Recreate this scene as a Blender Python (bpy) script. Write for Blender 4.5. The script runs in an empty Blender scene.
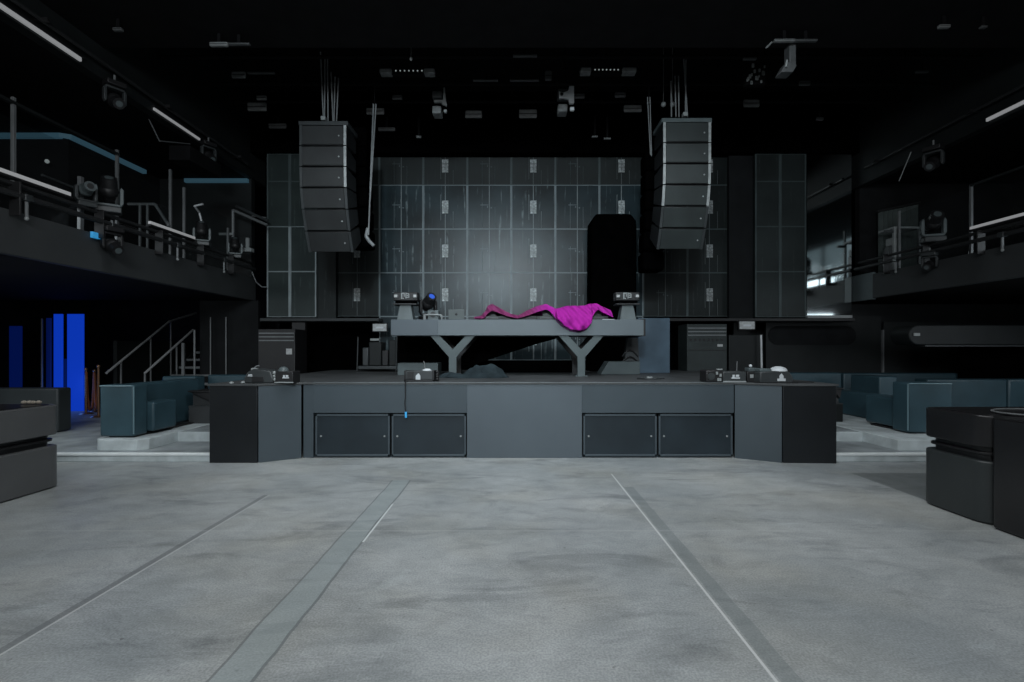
import bpy, math, random
from mathutils import Vector, Matrix, noise as mnoise
random.seed(7)
C = bpy.context.scene.collection
F, CX, HY, H = 512.0, 513.0, 350.0, 1.5      # focal length in px, principal column, horizon row, eye height
R = math.radians

def at(px, py, Y):
    return Vector(((px-CX)/F*Y, Y, H-(py-HY)/F*Y))
def xa(px, Y): return (px-CX)/F*Y
def za(py, Y): return H-(py-HY)/F*Y

# ------------------------------------------------------------------ materials
def mat(name, col, rough=.5, metal=0., spec=.5, var=0., vscale=4., emit=None, estr=1., bump=0., bscale=60., coat=0.):
    m = bpy.data.materials.new(name); m.use_nodes = True
    nt = m.node_tree; b = nt.nodes['Principled BSDF']
    b.inputs['Roughness'].default_value = rough; b.inputs['Metallic'].default_value = metal
    b.inputs['Specular IOR Level'].default_value = spec; b.inputs['Coat Weight'].default_value = coat
    c = (*col, 1)
    b.inputs['Base Color'].default_value = c
    tc = nt.nodes.new('ShaderNodeTexCoord')
    if var > 0:
        n = nt.nodes.new('ShaderNodeTexNoise'); n.inputs['Scale'].default_value = vscale; n.inputs['Detail'].default_value = 5
        nt.links.new(tc.outputs['Object'], n.inputs['Vector'])
        r = nt.nodes.new('ShaderNodeValToRGB')
        r.color_ramp.elements[0].position = .3; r.color_ramp.elements[1].position = .7
        r.color_ramp.elements[0].color = (*[x*(1-var) for x in col], 1); r.color_ramp.elements[1].color = (*[min(1, x*(1+var)) for x in col], 1)
        nt.links.new(n.outputs['Fac'], r.inputs['Fac']); nt.links.new(r.outputs['Color'], b.inputs['Base Color'])
    if bump > 0:
        n2 = nt.nodes.new('ShaderNodeTexNoise'); n2.inputs['Scale'].default_value = bscale; n2.inputs['Detail'].default_value = 3
        nt.links.new(tc.outputs['Object'], n2.inputs['Vector'])
        bp = nt.nodes.new('ShaderNodeBump'); bp.inputs['Strength'].default_value = bump; bp.inputs['Distance'].default_value = .01
        nt.links.new(n2.outputs['Fac'], bp.inputs['Height']); nt.links.new(bp.outputs['Normal'], b.inputs['Normal'])
    if emit:
        b.inputs['Emission Color'].default_value = (*emit, 1); b.inputs['Emission Strength'].default_value = estr
    return m

M = {}
M['void'] = mat('black paint ceiling', (.006, .006, .0065), .9, spec=.1, var=.3)
M['ceil2'] = mat('dark ceiling board', (.006, .006, .0065), .8, spec=.15, var=.3)
M['wall'] = mat('black wall', (.009, .010, .011), .8, spec=.2, var=.35, vscale=2)
M['wall_panel'] = mat('dark wall panel', (.012, .0145, .015), .55, spec=.3, var=.3, vscale=1.5)
M['fascia'] = mat('balcony fascia paint', (.046, .050, .052), .6, spec=.3, var=.15, vscale=1.5)
M['fascia_light'] = mat('pale end of fascia', (.10, .125, .13), .5, spec=.3, var=.1)
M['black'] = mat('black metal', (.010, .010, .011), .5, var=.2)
M['blackcloth'] = mat('black cloth', (.0012, .0012, .0013), 1., spec=0., var=.3)
M['greycloth'] = mat('dark grey cloth', (.022, .032, .037), .9, spec=.1, var=.3, vscale=6, bump=.4)
M['gear'] = mat('dark grey plastic', (.035, .040, .042), .45, var=.2)
M['gearl'] = mat('mid grey housing', (.080, .100, .104), .45, var=.2)
M['steel'] = mat('brushed steel', (.50, .52, .53), .4, metal=.1, var=.15)
M['steel_dim'] = mat('dim steel', (.15, .16, .165), .5, metal=.1, var=.15)
M['truss'] = mat('black pipe', (.020, .021, .022), .5, var=.2)
M['speaker'] = mat('speaker grille', (.021, .023, .024), .6, spec=.35, var=.22, vscale=2.5, bump=.15, bscale=120)
M['speaker_g'] = mat('speaker grille green', (.024, .031, .031), .55, spec=.4, var=.22, vscale=2.5, bump=.15, bscale=120)
M['speaker_b'] = mat('speaker cabinet', (.010, .011, .012), .5, var=.2)
M['rail_w'] = mat('speaker side rail', (.30, .32, .32), .5, var=.25, vscale=14)
M['ledge'] = mat('stage front panel', (.056, .073, .085), .5, spec=.35, var=.10, vscale=1.2)
M['ledge_mid'] = mat('stage front centre panel', (.090, .110, .126), .5, spec=.35, var=.08, vscale=1.2)
M['ledge_shade'] = mat('podium shaded panel', (.012, .014, .016), .42, spec=.35, var=.2, vscale=1.5)  # stage panel darkened: shade on the podium fronts is in the colour
M['deck'] = mat('stage deck', (.060, .064, .066), .5, spec=.3, var=.25, vscale=2)
M['edge'] = mat('stage edge trim', (.15, .18, .19), .45, var=.2, vscale=10)
M['door'] = mat('access door', (.018, .027, .034), .4, spec=.4, var=.2, vscale=2)
M['table'] = mat('grey table paint', (.118, .142, .156), .45, spec=.35, var=.08, vscale=1.5)
M['leg'] = mat('grey leg paint', (.088, .110, .114), .5, spec=.3, var=.1)
M['plinth'] = mat('blue grey plinth', (.065, .100, .135), .35, spec=.5, var=.35, vscale=1.3)
M['leather'] = mat('teal leather', (.032, .068, .086), .42, spec=.4, var=.2, vscale=2.2, bump=.1, bscale=80)
M['leather_d'] = mat('dark teal leather', (.020, .044, .056), .42, spec=.4, var=.2, vscale=2.2, bump=.1, bscale=80)
M['leather_g'] = mat('grey leather', (.030, .036, .038), .5, spec=.3, var=.15, vscale=2.2, bump=.1, bscale=80)
M['piping'] = mat('teal piping', (.12, .20, .23), .4)
M['bar_gloss'] = mat('black lacquer', (.012, .012, .013), .28, spec=.45, var=.1)
M['bar_body'] = mat('grey lacquer', (.085, .088, .090), .38, spec=.4, var=.08)
M['bar_body_d'] = mat('dark green grey lacquer', (.026, .031, .032), .36, spec=.45, var=.08)
M['brass'] = mat('brass', (.42, .25, .15), .3, metal=.8)
M['rope'] = mat('copper velvet rope', (.26, .085, .030), .7)
M['white'] = mat('white plastic', (.55, .58, .60), .5)
M['pale'] = mat('pale grey metal', (.26, .28, .28), .5, var=.15)
M['barlamp'] = mat('grey lamp diffuser', (.3, .3, .3), .5, emit=(.9, .92, .95), estr=.20)
M['spark'] = mat('small lamp lens', (.5, .55, .55), .3, emit=(.8, .9, .9), estr=.18)
M['blue'] = mat('blue lit door', (.0, .005, .05), .5, emit=(.004, .05, .62), estr=.66)
M['blue2'] = mat('dim blue door', (.0, .005, .03), .5, emit=(.003, .03, .35), estr=.14)
M['cove'] = mat('blue cove light', (.02, .05, .06), .5, emit=(.10, .24, .34), estr=.17)
M['lens_reflect'] = mat('lens painted with blue reflection', (.02, .06, .3), .2, emit=(.05, .14, .7), estr=.5)  # blue reflection on the fixture painted as a faint glow
M['lblue'] = mat('light blue tape', (.05, .35, .7), .5, emit=(.05, .4, .8), estr=.3)
M['curtain'] = mat('grey green curtain', (.075, .095, .092), .8, var=.25, vscale=3)
M['laptop'] = mat('laptop aluminium', (.15, .17, .17), .4, metal=.2)
M['sign'] = mat('grey white sign', (.42, .43, .43), .6, var=.2, vscale=20)
M['step'] = mat('pale concrete step', (.46, .51, .52), .7, spec=.2, var=.22, vscale=4, bump=.2)
M['nosing'] = mat('step nosing', (.72, .76, .76), .5, var=.1)
M['step_d'] = mat('grey upper platform', (.27, .30, .31), .7, spec=.2, var=.3, vscale=2.5, bump=.2)

def glass_mat():
    m = bpy.data.materials.new('smoked glass'); m.use_nodes = True
    nt = m.node_tree; b = nt.nodes['Principled BSDF']; out = nt.nodes['Material Output']
    b.inputs['Base Color'].default_value = (.02, .022, .024, 1); b.inputs['Roughness'].default_value = .05
    t = nt.nodes.new('ShaderNodeBsdfTransparent'); t.inputs[0].default_value = (.93, .95, .95, 1)
    mx = nt.nodes.new('ShaderNodeMixShader'); mx.inputs[0].default_value = .12
    nt.links.new(t.outputs[0], mx.inputs[1]); nt.links.new(b.outputs[0], mx.inputs[2]); nt.links.new(mx.outputs[0], out.inputs[0])
    return m
M['glass'] = glass_mat()

def mirror_mat():
    m = mat('black gloss panel', (.50, .56, .57), .07, metal=1.)
    return m
M['mirror'] = mirror_mat()

def pink_mat():
    m = mat('magenta cloth', (.36, .014, .29), .85, spec=.15, var=0, vscale=5, bump=.3, bscale=40)
    b = m.node_tree.nodes['Principled BSDF']
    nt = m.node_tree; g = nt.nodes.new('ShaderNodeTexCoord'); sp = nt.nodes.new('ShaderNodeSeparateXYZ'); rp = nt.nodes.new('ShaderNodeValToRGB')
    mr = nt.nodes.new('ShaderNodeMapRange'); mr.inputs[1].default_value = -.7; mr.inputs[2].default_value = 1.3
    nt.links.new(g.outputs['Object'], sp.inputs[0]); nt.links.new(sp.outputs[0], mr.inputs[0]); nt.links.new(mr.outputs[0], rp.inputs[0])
    rp.color_ramp.elements[0].position = .50; rp.color_ramp.elements[1].position = .66      # shade of the left end painted in, saturated right end
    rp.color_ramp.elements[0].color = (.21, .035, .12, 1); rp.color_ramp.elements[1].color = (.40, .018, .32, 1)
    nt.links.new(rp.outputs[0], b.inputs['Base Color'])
    mp = nt.nodes.new('ShaderNodeMapping'); mp.inputs['Rotation'].default_value = (0, R(38), 0)
    wv = nt.nodes.new('ShaderNodeTexWave'); wv.inputs['Scale'].default_value = 2.6; wv.inputs['Distortion'].default_value = 3.5; wv.inputs['Detail'].default_value = 2; wv.inputs['Detail Scale'].default_value = .8
    nt.links.new(g.outputs['Object'], mp.inputs[0]); nt.links.new(mp.outputs[0], wv.inputs[0])
    bp = nt.nodes.new('ShaderNodeBump'); bp.inputs['Strength'].default_value = .9; bp.inputs['Distance'].default_value = .035
    nt.links.new(wv.outputs['Fac'], bp.inputs['Height']); nt.links.new(bp.outputs[0], b.inputs['Normal'])
    return m
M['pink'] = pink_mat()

def led_mat(name, lo, hi, streak, rough):
    """tinted see-through LED mesh: dark vertical louvres, with pale cables behind"""
    m = bpy.data.materials.new(name); m.use_nodes = True
    nt = m.node_tree; N = nt.nodes.new; L = nt.links.new
    b = nt.nodes['Principled BSDF']; b.inputs['Roughness'].default_value = rough
    b.inputs['Specular IOR Level'].default_value = .28
    g = N('ShaderNodeNewGeometry')
    def noi(sx, sy, sz, det=3):
        mp = N('ShaderNodeMapping'); mp.inputs['Scale'].default_value = (sx, sy, sz)
        L(g.outputs['Position'], mp.inputs['Vector'])
        n = N('ShaderNodeTexNoise'); n.inputs['Scale'].default_value = 1; n.inputs['Detail'].default_value = det
        L(mp.outputs[0], n.inputs['Vector']); return n.outputs['Fac']
    big = noi(.8, .1, 1.2); st = noi(16, .1, .9, 2); fine = noi(9, .1, 6, 4)
    r1 = N('ShaderNodeValToRGB'); r1.color_ramp.elements[0].position = .35; r1.color_ramp.elements[1].position = .65
    r1.color_ramp.elements[0].color = (*lo, 1); r1.color_ramp.elements[1].color = (*hi, 1)
    L(big, r1.inputs[0])
    r2 = N('ShaderNodeValToRGB'); r2.color_ramp.elements[0].position = .60; r2.color_ramp.elements[1].position = .72
    r2.color_ramp.elements[0].color = (0, 0, 0, 1); r2.color_ramp.elements[1].color = (1, 1, 1, 1)
    L(st, r2.inputs[0])
    r3 = N('ShaderNodeValToRGB'); r3.color_ramp.elements[0].position = .4; r3.color_ramp.elements[1].position = .62
    L(fine, r3.inputs[0])
    mu = N('ShaderNodeMath'); mu.operation = 'MULTIPLY'; L(r2.outputs[0], mu.inputs[0]); L(r3.outputs[0], mu.inputs[1])
    mx = N('ShaderNodeMix'); mx.data_type = 'RGBA'; mx.inputs[7].default_value = (*streak, 1)
    L(mu.outputs[0], mx.inputs[0]); L(r1.outputs[0], mx.inputs[6]); L(mx.outputs[2], b.inputs['Base Color'])
    return m
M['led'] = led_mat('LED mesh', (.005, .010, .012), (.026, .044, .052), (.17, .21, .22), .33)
M['led_d'] = led_mat('LED mesh shaded', (.006, .009, .009), (.013, .018, .018), (.035, .044, .044), .5)  # mesh copy with shade painted in, for side columns and top row
M['led_t'] = led_mat('LED mesh tower', (.018, .026, .026), (.036, .050, .048), (.05, .065, .065), .45)
M['led_t2'] = led_mat('LED mesh right tower', (.016, .021, .021), (.028, .036, .036), (.04, .05, .05), .5)
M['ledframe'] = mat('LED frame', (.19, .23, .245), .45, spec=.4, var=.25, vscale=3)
M['ledframe_d'] = mat('LED frame dim', (.060, .078, .080), .5, spec=.3, var=.25, vscale=3)  # darker frame copy, carries the painted shade on the back wall
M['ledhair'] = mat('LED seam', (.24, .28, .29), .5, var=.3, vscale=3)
M['ledhair_d'] = mat('LED seam dim', (.075, .09, .092), .5, var=.3, vscale=3)  # darker seam copy, same painted shade on the back wall
M['recv'] = mat('receiver card', (.50, .54, .54), .6, var=.65, vscale=22)
M['recv_d'] = mat('receiver card shaded', (.30, .32, .32), .6, var=.65, vscale=22)  # card copy with the shade put into its colour

def floor_mat():
    m = bpy.data.materials.new('worn concrete floor'); m.use_nodes = True
    nt = m.node_tree; N = nt.nodes.new; L = nt.links.new
    b = nt.nodes['Principled BSDF']
    g = N('ShaderNodeNewGeometry'); sep = N('ShaderNodeSeparateXYZ'); L(g.outputs['Position'], sep.inputs[0])
    def noi(sc, det=5, sx=1, sy=1, dist=0., rough=.5):
        mp = N('ShaderNodeMapping'); mp.inputs['Scale'].default_value = (sx, sy, 1); L(g.outputs['Position'], mp.inputs['Vector'])
        n = N('ShaderNodeTexNoise'); n.inputs['Scale'].default_value = sc; n.inputs['Detail'].default_value = det
        n.inputs['Distortion'].default_value = dist; n.inputs['Roughness'].default_value = rough
        L(mp.outputs[0], n.inputs['Vector']); return n.outputs['Fac']
    def ramp(src, p0, p1, c0, c1):
        r = N('ShaderNodeValToRGB'); r.color_ramp.elements[0].position = p0; r.color_ramp.elements[1].position = p1
        r.color_ramp.elements[0].color = c0 if len(c0) == 4 else (*c0, 1); r.color_ramp.elements[1].color = c1 if len(c1) == 4 else (*c1, 1)
        L(src, r.inputs[0]); return r.outputs[0]
    def mix(fac, a, bb, mode='MIX'):
        x = N('ShaderNodeMix'); x.data_type = 'RGBA'; x.blend_type = mode
        if isinstance(fac, float): x.inputs[0].default_value = fac
        else: L(fac, x.inputs[0])
        for s, i in ((a, 6), (bb, 7)):
            if isinstance(s, tuple): x.inputs[i].default_value = (*s, 1)
            else: L(s, x.inputs[i])
        return x.outputs[2]
    def math_(op, a, bb=None):
        x = N('ShaderNodeMath'); x.operation = op
        for s, i in ((a, 0), (bb, 1)):
            if s is None: continue
            if isinstance(s, (int, float)): x.inputs[i].default_value = s
            else: L(s, x.inputs[i])
        return x.outputs[0]
    def band(src, a, bb):
        return math_('MULTIPLY', math_('GREATER_THAN', src, a), math_('LESS_THAN', src, bb))
    X, Y = sep.outputs[0], sep.outputs[1]
    base = ramp(noi(.55, 4, dist=.4), .32, .68, (.240, .262, .269), (.385, .404, .404))
    warm = ramp(noi(.9, 3), .45, .7, (1, 1, 1), (1.0, .965, .91))
    base = mix(1., base, warm, 'MULTIPLY')
    # long dark worn smears
    sm = ramp(noi(1.5, 8, .55, 1.5, 1.0, .66), .52, .70, (1, 1, 1), (.60, .61, .62))
    base = mix(1., base, ramp(noi(4.5, 8, .8, 1.2, .8, .7), .35, .68, (.86, .87, .87), (1.12, 1.12, 1.12)), 'MULTIPLY')
    base = mix(1., base, sm, 'MULTIPLY')
    hl = ramp(noi(2.2, 7, .7, 1.3, 1.6, .65), .60, .72, (1, 1, 1), (1.22, 1.24, 1.25))
    base = mix(.8, base, hl, 'MULTIPLY')
    gr = ramp(noi(85, 3), .36, .64, (.80, .80, .81), (1.14, 1.14, 1.14))
    base = mix(1., base, gr, 'MULTIPLY')
    sp = ramp(noi(22, 2), .72, .76, (1, 1, 1), (.62, .62, .62))
    base = mix(1., base, sp, 'MULTIPLY')
    # inlaid strips and saw cuts
    wob = math_('ADD', X, math_('MULTIPLY', math_('SUBTRACT', noi(3, 2), .5), .03))
    s1 = math_('MULTIPLY', band(wob, -1.38, -1.175), math_('LESS_THAN', Y, 5.9))
    base = mix(math_('MULTIPLY', s1, .45), base, (.25, .30, .305))
    e1 = math_('MULTIPLY', math_('MAXIMUM', band(wob, -1.19, -1.172), band(wob, -1.392, -1.378)), math_('LESS_THAN', Y, 5.9))
    base = mix(math_('MULTIPLY', e1, .6), base, (.09, .10, .105))
    w1 = math_('MULTIPLY', band(X, -1.18, -1.165), band(Y, 4.0, 5.0)); base = mix(math_('MULTIPLY', w1, .8), base, (.62, .66, .66))
    s2 = math_('MULTIPLY', band(X, -2.58, -2.53), math_('LESS_THAN', Y, 5.3)); base = mix(math_('MULTIPLY', s2, .6), base, (.11, .12, .125))
    w2 = math_('MULTIPLY', band(X, -2.53, -2.515), math_('LESS_THAN', Y, 5.3)); base = mix(math_('MULTIPLY', w2, .6), base, (.50, .52, .52))
    s3 = math_('MULTIPLY', band(wob, 1.215, 1.315), math_('LESS_THAN', Y, 5.6)); base = mix(math_('MULTIPLY', s3, .45), base, (.13, .155, .16))
    w3 = math_('MULTIPLY', band(X, 1.185, 1.20), math_('LESS_THAN', Y, 6.2)); base = mix(math_('MULTIPLY', w3, .75), base, (.58, .60, .60))
    w4 = band(Y, 4.235, 4.262); base = mix(math_('MULTIPLY', w4, .28), base, (.42, .44, .44))
    # darker patch by the right counter
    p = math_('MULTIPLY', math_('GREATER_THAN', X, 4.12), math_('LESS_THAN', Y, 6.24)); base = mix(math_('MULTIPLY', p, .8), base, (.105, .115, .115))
    L(base, b.inputs['Base Color'])
    rr = ramp(noi(3, 4), .3, .7, (.36, .36, .36), (.60, .60, .60)); L(rr, b.inputs['Roughness'])
    b.inputs['Specular IOR Level'].default_value = .35
    bp = N('ShaderNodeBump'); bp.inputs['Strength'].default_value = .10; bp.inputs['Distance'].default_value = .004
    L(noi(70, 4), bp.inputs['Height']); L(bp.outputs[0], b.inputs['Normal'])
    return m
M['floor'] = floor_mat()

# ------------------------------------------------------------------ mesh builder
class MB:
    def __init__(s): s.v = []; s.f = []
    def add(s, vs, fs, mx=None):
        n = len(s.v)
        for v in vs:
            v = Vector(v); s.v.append(mx @ v if mx else v)
        s.f += [tuple(i+n for i in f) for f in fs]; return s
    def box(s, x0, x1, y0, y1, z0, z1, mx=None):
        x0, x1 = min(x0, x1), max(x0, x1); y0, y1 = min(y0, y1), max(y0, y1); z0, z1 = min(z0, z1), max(z0, z1)
        vs = [(x0, y0, z0), (x1, y0, z0), (x1, y1, z0), (x0, y1, z0), (x0, y0, z1), (x1, y0, z1), (x1, y1, z1), (x0, y1, z1)]
        return s.add(vs, [(0, 3, 2, 1), (4, 5, 6, 7), (0, 1, 5, 4), (1, 2, 6, 5), (2, 3, 7, 6), (3, 0, 4, 7)], mx)
    def prism_xy(s, pts, z0, z1):        # pts counter-clockwise seen from above
        n = len(pts)
        vs = [(x, y, z0) for x, y in pts]+[(x, y, z1) for x, y in pts]
        fs = [tuple(range(n-1, -1, -1)), tuple(range(n, 2*n))]+[(i, (i+1) % n, (i+1) % n+n, i+n) for i in range(n)]
        return s.add(vs, fs)
    def prism_xz(s, pts, y0, y1, mx=None):
        n = len(pts)
        vs = [(x, y0, z) for x, z in pts]+[(x, y1, z) for x, z in pts]
        fs = [tuple(range(n)), tuple(range(2*n-1, n-1, -1))]+[(i+n, (i+1) % n+n, (i+1) % n, i) for i in range(n)]
        return s.add(vs, fs, mx)
    def prism_yz(s, pts, x0, x1, mx=None):
        n = len(pts)
        vs = [(x0, y, z) for y, z in pts]+[(x1, y, z) for y, z in pts]
        fs = [tuple(range(n)), tuple(range(2*n-1, n-1, -1))]+[(i+n, (i+1) % n+n, (i+1) % n, i) for i in range(n)]
        return s.add(vs, fs, mx)
    def cyl(s, a, b, r, r2=None, n=12, mx=None):
        a, b = Vector(a), Vector(b); r2 = r if r2 is None else r2
        d = (b-a).normalized(); u = d.orthogonal().normalized(); w = d.cross(u)
        vs = []
        for p, q in ((a, r), (b, r2)):
            for i in range(n):
                t = 2*math.pi*i/n; vs.append(p+(u*math.cos(t)+w*math.sin(t))*q)
        fs = [tuple(range(n-1, -1, -1)), tuple(range(n, 2*n))]+[(i, (i+1) % n, (i+1) % n+n, i+n) for i in range(n)]
        return s.add(vs, fs, mx)
    def tube(s, pts, r, n=8):
        for a, b in zip(pts[:-1], pts[1:]): s.cyl(a, b, r, n=n)
        return s
    def ball(s, c, r, sx=1, sy=1, sz=1, n=12, m=8, mx=None):
        vs = []; fs = []
        for j in range(1, m):
            ph = math.pi*j/m
            for i in range(n):
                t = 2*math.pi*i/n
                vs.append((c[0]+r*sx*math.sin(ph)*math.cos(t), c[1]+r*sy*math.sin(ph)*math.sin(t), c[2]+r*sz*math.cos(ph)))
        for j in range(m-2):
            for i in range(n): fs.append((j*n+i, (j+1)*n+i, (j+1)*n+(i+1) % n, j*n+(i+1) % n))
        k = len(vs); vs += [(c[0], c[1], c[2]+r*sz), (c[0], c[1], c[2]-r*sz)]
        for i in range(n):
            fs.append((k, i, (i+1) % n)); fs.append((k+1, (m-2)*n+(i+1) % n, (m-2)*n+i))
        return s.add(vs, fs, mx)
    def build(s, name, m, parent=None, bevel=0., smooth=True, world=False, seg=2):
        off = Vector((0, 0, 0))
        if parent is not None and world:
            q = parent
            while q is not None: off += q.location; q = q.parent
        me = bpy.data.meshes.new(name)
        me.from_pydata([tuple(v-off) for v in s.v], [], s.f); me.update()
        me.materials.append(M[m] if isinstance(m, str) else m)
        import bmesh
        bm = bmesh.new(); bm.from_mesh(me); bmesh.ops.recalc_face_normals(bm, faces=bm.faces); bm.to_mesh(me); bm.free()
        if smooth:
            me.shade_smooth(); me.set_sharp_from_angle(angle=R(35))
        o = bpy.data.objects.new(name, me); C.objects.link(o)
        if parent is not None: o.parent = parent
        if bevel:
            b = o.modifiers.new('bevel', 'BEVEL'); b.width = bevel; b.segments = seg; b.limit_method = 'ANGLE'
        return o

def tag(o, label, cat, group=None, kind=None):
    o['label'] = label; o['category'] = cat
    if group: o['group'] = group
    if kind: o['kind'] = kind
    return o
def thing(name, label, cat, loc=(0, 0, 0), rotz=0., group=None):
    o = bpy.data.objects.new(name, None); C.objects.link(o); o.empty_display_size = .1
    o.location = loc; o.rotation_euler = (0, 0, rotz)
    return tag(o, label, cat, group)
def struct(name, mb, m, bevel=0., world=False):
    o = mb.build(name, m, bevel=bevel); o['kind'] = 'structure'; return o
def copy_tree(o, parent=None):
    c = o.copy(); C.objects.link(c); c.parent = parent
    for ch in list(o.children):
        if ch.name in C.objects: copy_tree(ch, c)
    return c

# ------------------------------------------------------------------ the room
LX, RX = -5.8, 7.65          # balcony fronts
struct('floor', MB().box(-13, 14, -6, 15.2, -.2, 0), 'floor')
struct('wall_back', MB().box(-13, 14, 15, 15.2, 0, 7.4), 'wall')
struct('wall_left', MB().box(-13.2, -13, -6, 15.2, 0, 7.4), 'wall')
struct('wall_right', MB().box(14, 14.2, -6, 15.2, 0, 7.4), 'wall')
struct('wall_front', MB().box(-13, 14, -6.2, -6, 0, 7.4), 'wall')
struct('ceiling', MB().box(-13, 14, -6, 15.2, 7.2, 7.4), 'void')
struct('ceiling_lower', MB().box(LX, RX, -6, 7.25, 5.78, 5.95), 'ceil2')
# upper walls above both balcony openings
struct('wall_upper_left', MB().box(LX-.15, LX, -6, 12, 5.33, 7.2), 'wall_panel')
struct('wall_upper_right', MB().box(RX, RX+.15, -6, 12, 5.12, 7.2), 'wall_panel')
struct('ceiling_left_balcony', MB().box(-13, LX-.15, -6, 12, 5.33, 5.45), 'ceil2')
struct('ceiling_right_balcony', MB().box(RX+.15, 14, -6, 12, 5.22, 5.34), 'ceil2')
# balcony slabs
struct('balcony_floor_left', MB().box(-13, LX-.08, -6, 11.55, 2.62, 2.9), 'void')
struct('balcony_front_left', MB().box(LX-.08, LX, -6, 11.55, 2.60, 3.12), 'fascia', bevel=.01)
struct('balcony_floor_right', MB().box(RX+.08, 14, -6, 11.55, 2.62, 2.9), 'void')
struct('balcony_front_right', MB().box(RX, RX+.08, -6, 10.9, 2.60, 3.12), 'fascia', bevel=.01)
struct('balcony_front_right_end', MB().box(RX, RX+.08, 10.9, 11.56, 2.58, 3.16), 'fascia_light', bevel=.01)
# rooms behind the balconies
struct('wall_left_balcony_back', MB().box(-8.0, LX-.05, 11.45, 11.6, 2.9, 5.33), 'wall_panel')
struct('wall_left_balcony_side', MB().prism_xy([(-8.0, 9.1), (-7.9, 9.1), (-7.9, 11.5), (-8.0, 11.5)], 2.9, 5.33), 'wall')
struct('wall_left_balcony_near', MB().box(-13, -8.0, 9.1, 9.2, 2.9, 5.33), 'wall')
struct('wall_right_balcony_back', MB().box(RX+.1, 14, 11.45, 11.6, 2.9, 5.22), 'wall')
struct('wall_right_balcony_side', MB().box(11.2, 11.3, -6, 11.45, 2.9, 5.22), 'wall_panel')
wm = mat('added glow panel', (.1, .11, .12), .4, emit=(.62, .78, .86), estr=.24)
M['glow_panel'] = wm
struct('glow_panel_1', MB().box(11.14, 11.2, 1.6, 7.2, 3.6, 5.2), 'glow_panel')  # unseen glowing panel, added to brighten the gloss panel's reflection
struct('trim_1', MB().box(11.10, 11.16, 4.30, 4.42, 2.9, 5.2), 'black')
# wall below the right balcony
struct('wall_right_under_balcony', MB().box(5.3, 14, 12.3, 12.45, 0, 2.6), 'wall_panel')
struct('wall_stage_back', MB().box(-5.7, 7.6, 12.5, 12.6, 0, 7.2), 'blackcloth')
# lintel over the LED wall
o = MB().box(LX, RX, 11.30, 11.58, 5.86, 7.2).build('stage_valance', 'blackcloth'); tag(o, 'black valance hanging along the top of the LED wall', 'valance')

# low platforms left and right of the stage
def platform(side):
    s = side
    inner = {-1: -4.06, 1: 4.30}[s]; outer = {-1: -12.9, 1: 13.9}[s]
    nm = 'left' if s < 0 else 'right'
    struct('step_'+nm, MB().box(inner, outer, 6.92, 12.2, 0, .115), 'step_d', bevel=.01)
    struct('step_front_'+nm, MB().box(inner, outer, 6.86, 6.93, 0, .118), 'step', bevel=.008)
    struct('step_nosing_'+nm, MB().box(inner, outer, 6.845, 6.90, .085, .122), 'nosing', bevel=.006)
    c0, c1 = (-5.84, -5.08) if s < 0 else (5.30, 8.5)
    pl = MB()
    n = 8; r = .22
    pts = [(c0, 7.05+r)]+[(c0+r-r*math.cos(a), 7.05+r-r*math.sin(a)) for a in [math.pi/2*i/n for i in range(1, n+1)]] if s < 0 else [(c0, 7.05)]
    pts += [(c1, 7.05)] if s > 0 else [(c1-.1, 7.05), (c1, 7.15)]
    pts += [(c1, 12.1), (c0, 12.1)]
    struct('plinth_'+nm, pl.prism_xy(pts, .11, .265), 'step', bevel=.01)
    a, b_ = (-5.08, inner) if s < 0 else (inner, 5.30)
    struct('platform_'+nm, MB().box(a, b_, 7.78, 12.1, .11, .255), 'step_d', bevel=.01)
    struct('riser_'+nm, MB().box(a, b_, 7.76, 7.80, .11, .258), 'step', bevel=.006)
platform(-1); platform(1)

# ------------------------------------------------------------------ stage
st = thing('stage', 'low grey stage with splayed end podiums across the room', 'stage', (0, 9, 0))
P = dict(parent=st, world=True)
YF = 7.11
DT = 1.05
pl_ = [(-4.04, 6.80), (-3.39, 6.80), (-2.93, 7.11), (-2.93, 7.6), (-4.04, 7.6)]
pr_ = [(4.28, 7.6), (3.07, 7.6), (3.07, 7.11), (3.58, 6.80), (4.28, 6.76)]
MB().prism_xy([(-4.06, 6.79), (-3.385, 6.79), (-2.925, 7.10), (3.065, 7.10), (3.575, 6.79), (4.30, 6.75), (4.30, 11.55), (-4.06, 11.55)], DT-.03, DT).build('deck', 'deck', bevel=.006, **P)
def panel(a, b_, z0, z1, t, name, m, gap=.008):
    a, b_ = Vector((*a, 0)), Vector((*b_, 0)); d = (b_-a).normalized(); n = Vector((d.y, -d.x, 0))
    if n.y > 0: n = -n
    a2, b2 = a+d*gap, b_-d*gap
    pts = [a2, b2, b2-n*t, a2-n*t]
    return MB().prism_xy([(p.x, p.y) for p in pts], z0, z1).build(name, m, bevel=.004, **P)
o = panel((-4.04, 6.80), (-3.39, 6.80), 0, DT-.03, .04, 'podium_front', 'ledge_shade'); o['label'] = 'podium front panel with painted shade'
panel((-3.39, 6.80), (-2.93, 7.11), 0, DT-.03, .04, 'podium_angled_side', 'ledge')
panel((3.07, 7.11), (3.58, 6.80), 0, DT-.03, .04, 'podium_angled_side', 'ledge')
o = panel((3.58, 6.80), (4.28, 6.76), 0, DT-.03, .04, 'podium_front', 'ledge_shade'); o['label'] = 'podium front panel with painted shade'
MB().box(-4.04, -4.0, 6.85, 11.5, 0, DT-.03).build('side_panel', 'ledge', **P)
MB().box(4.24, 4.28, 6.82, 11.5, 0, DT-.03).build('side_panel', 'ledge_shade', **P)
zo = .625
x = lambda px: xa(px, YF)
MB().box(x(303), x(313), YF+.01, YF+.06, 0, DT-.03).build('corner_post', 'ledge', bevel=.004, **P)
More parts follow.
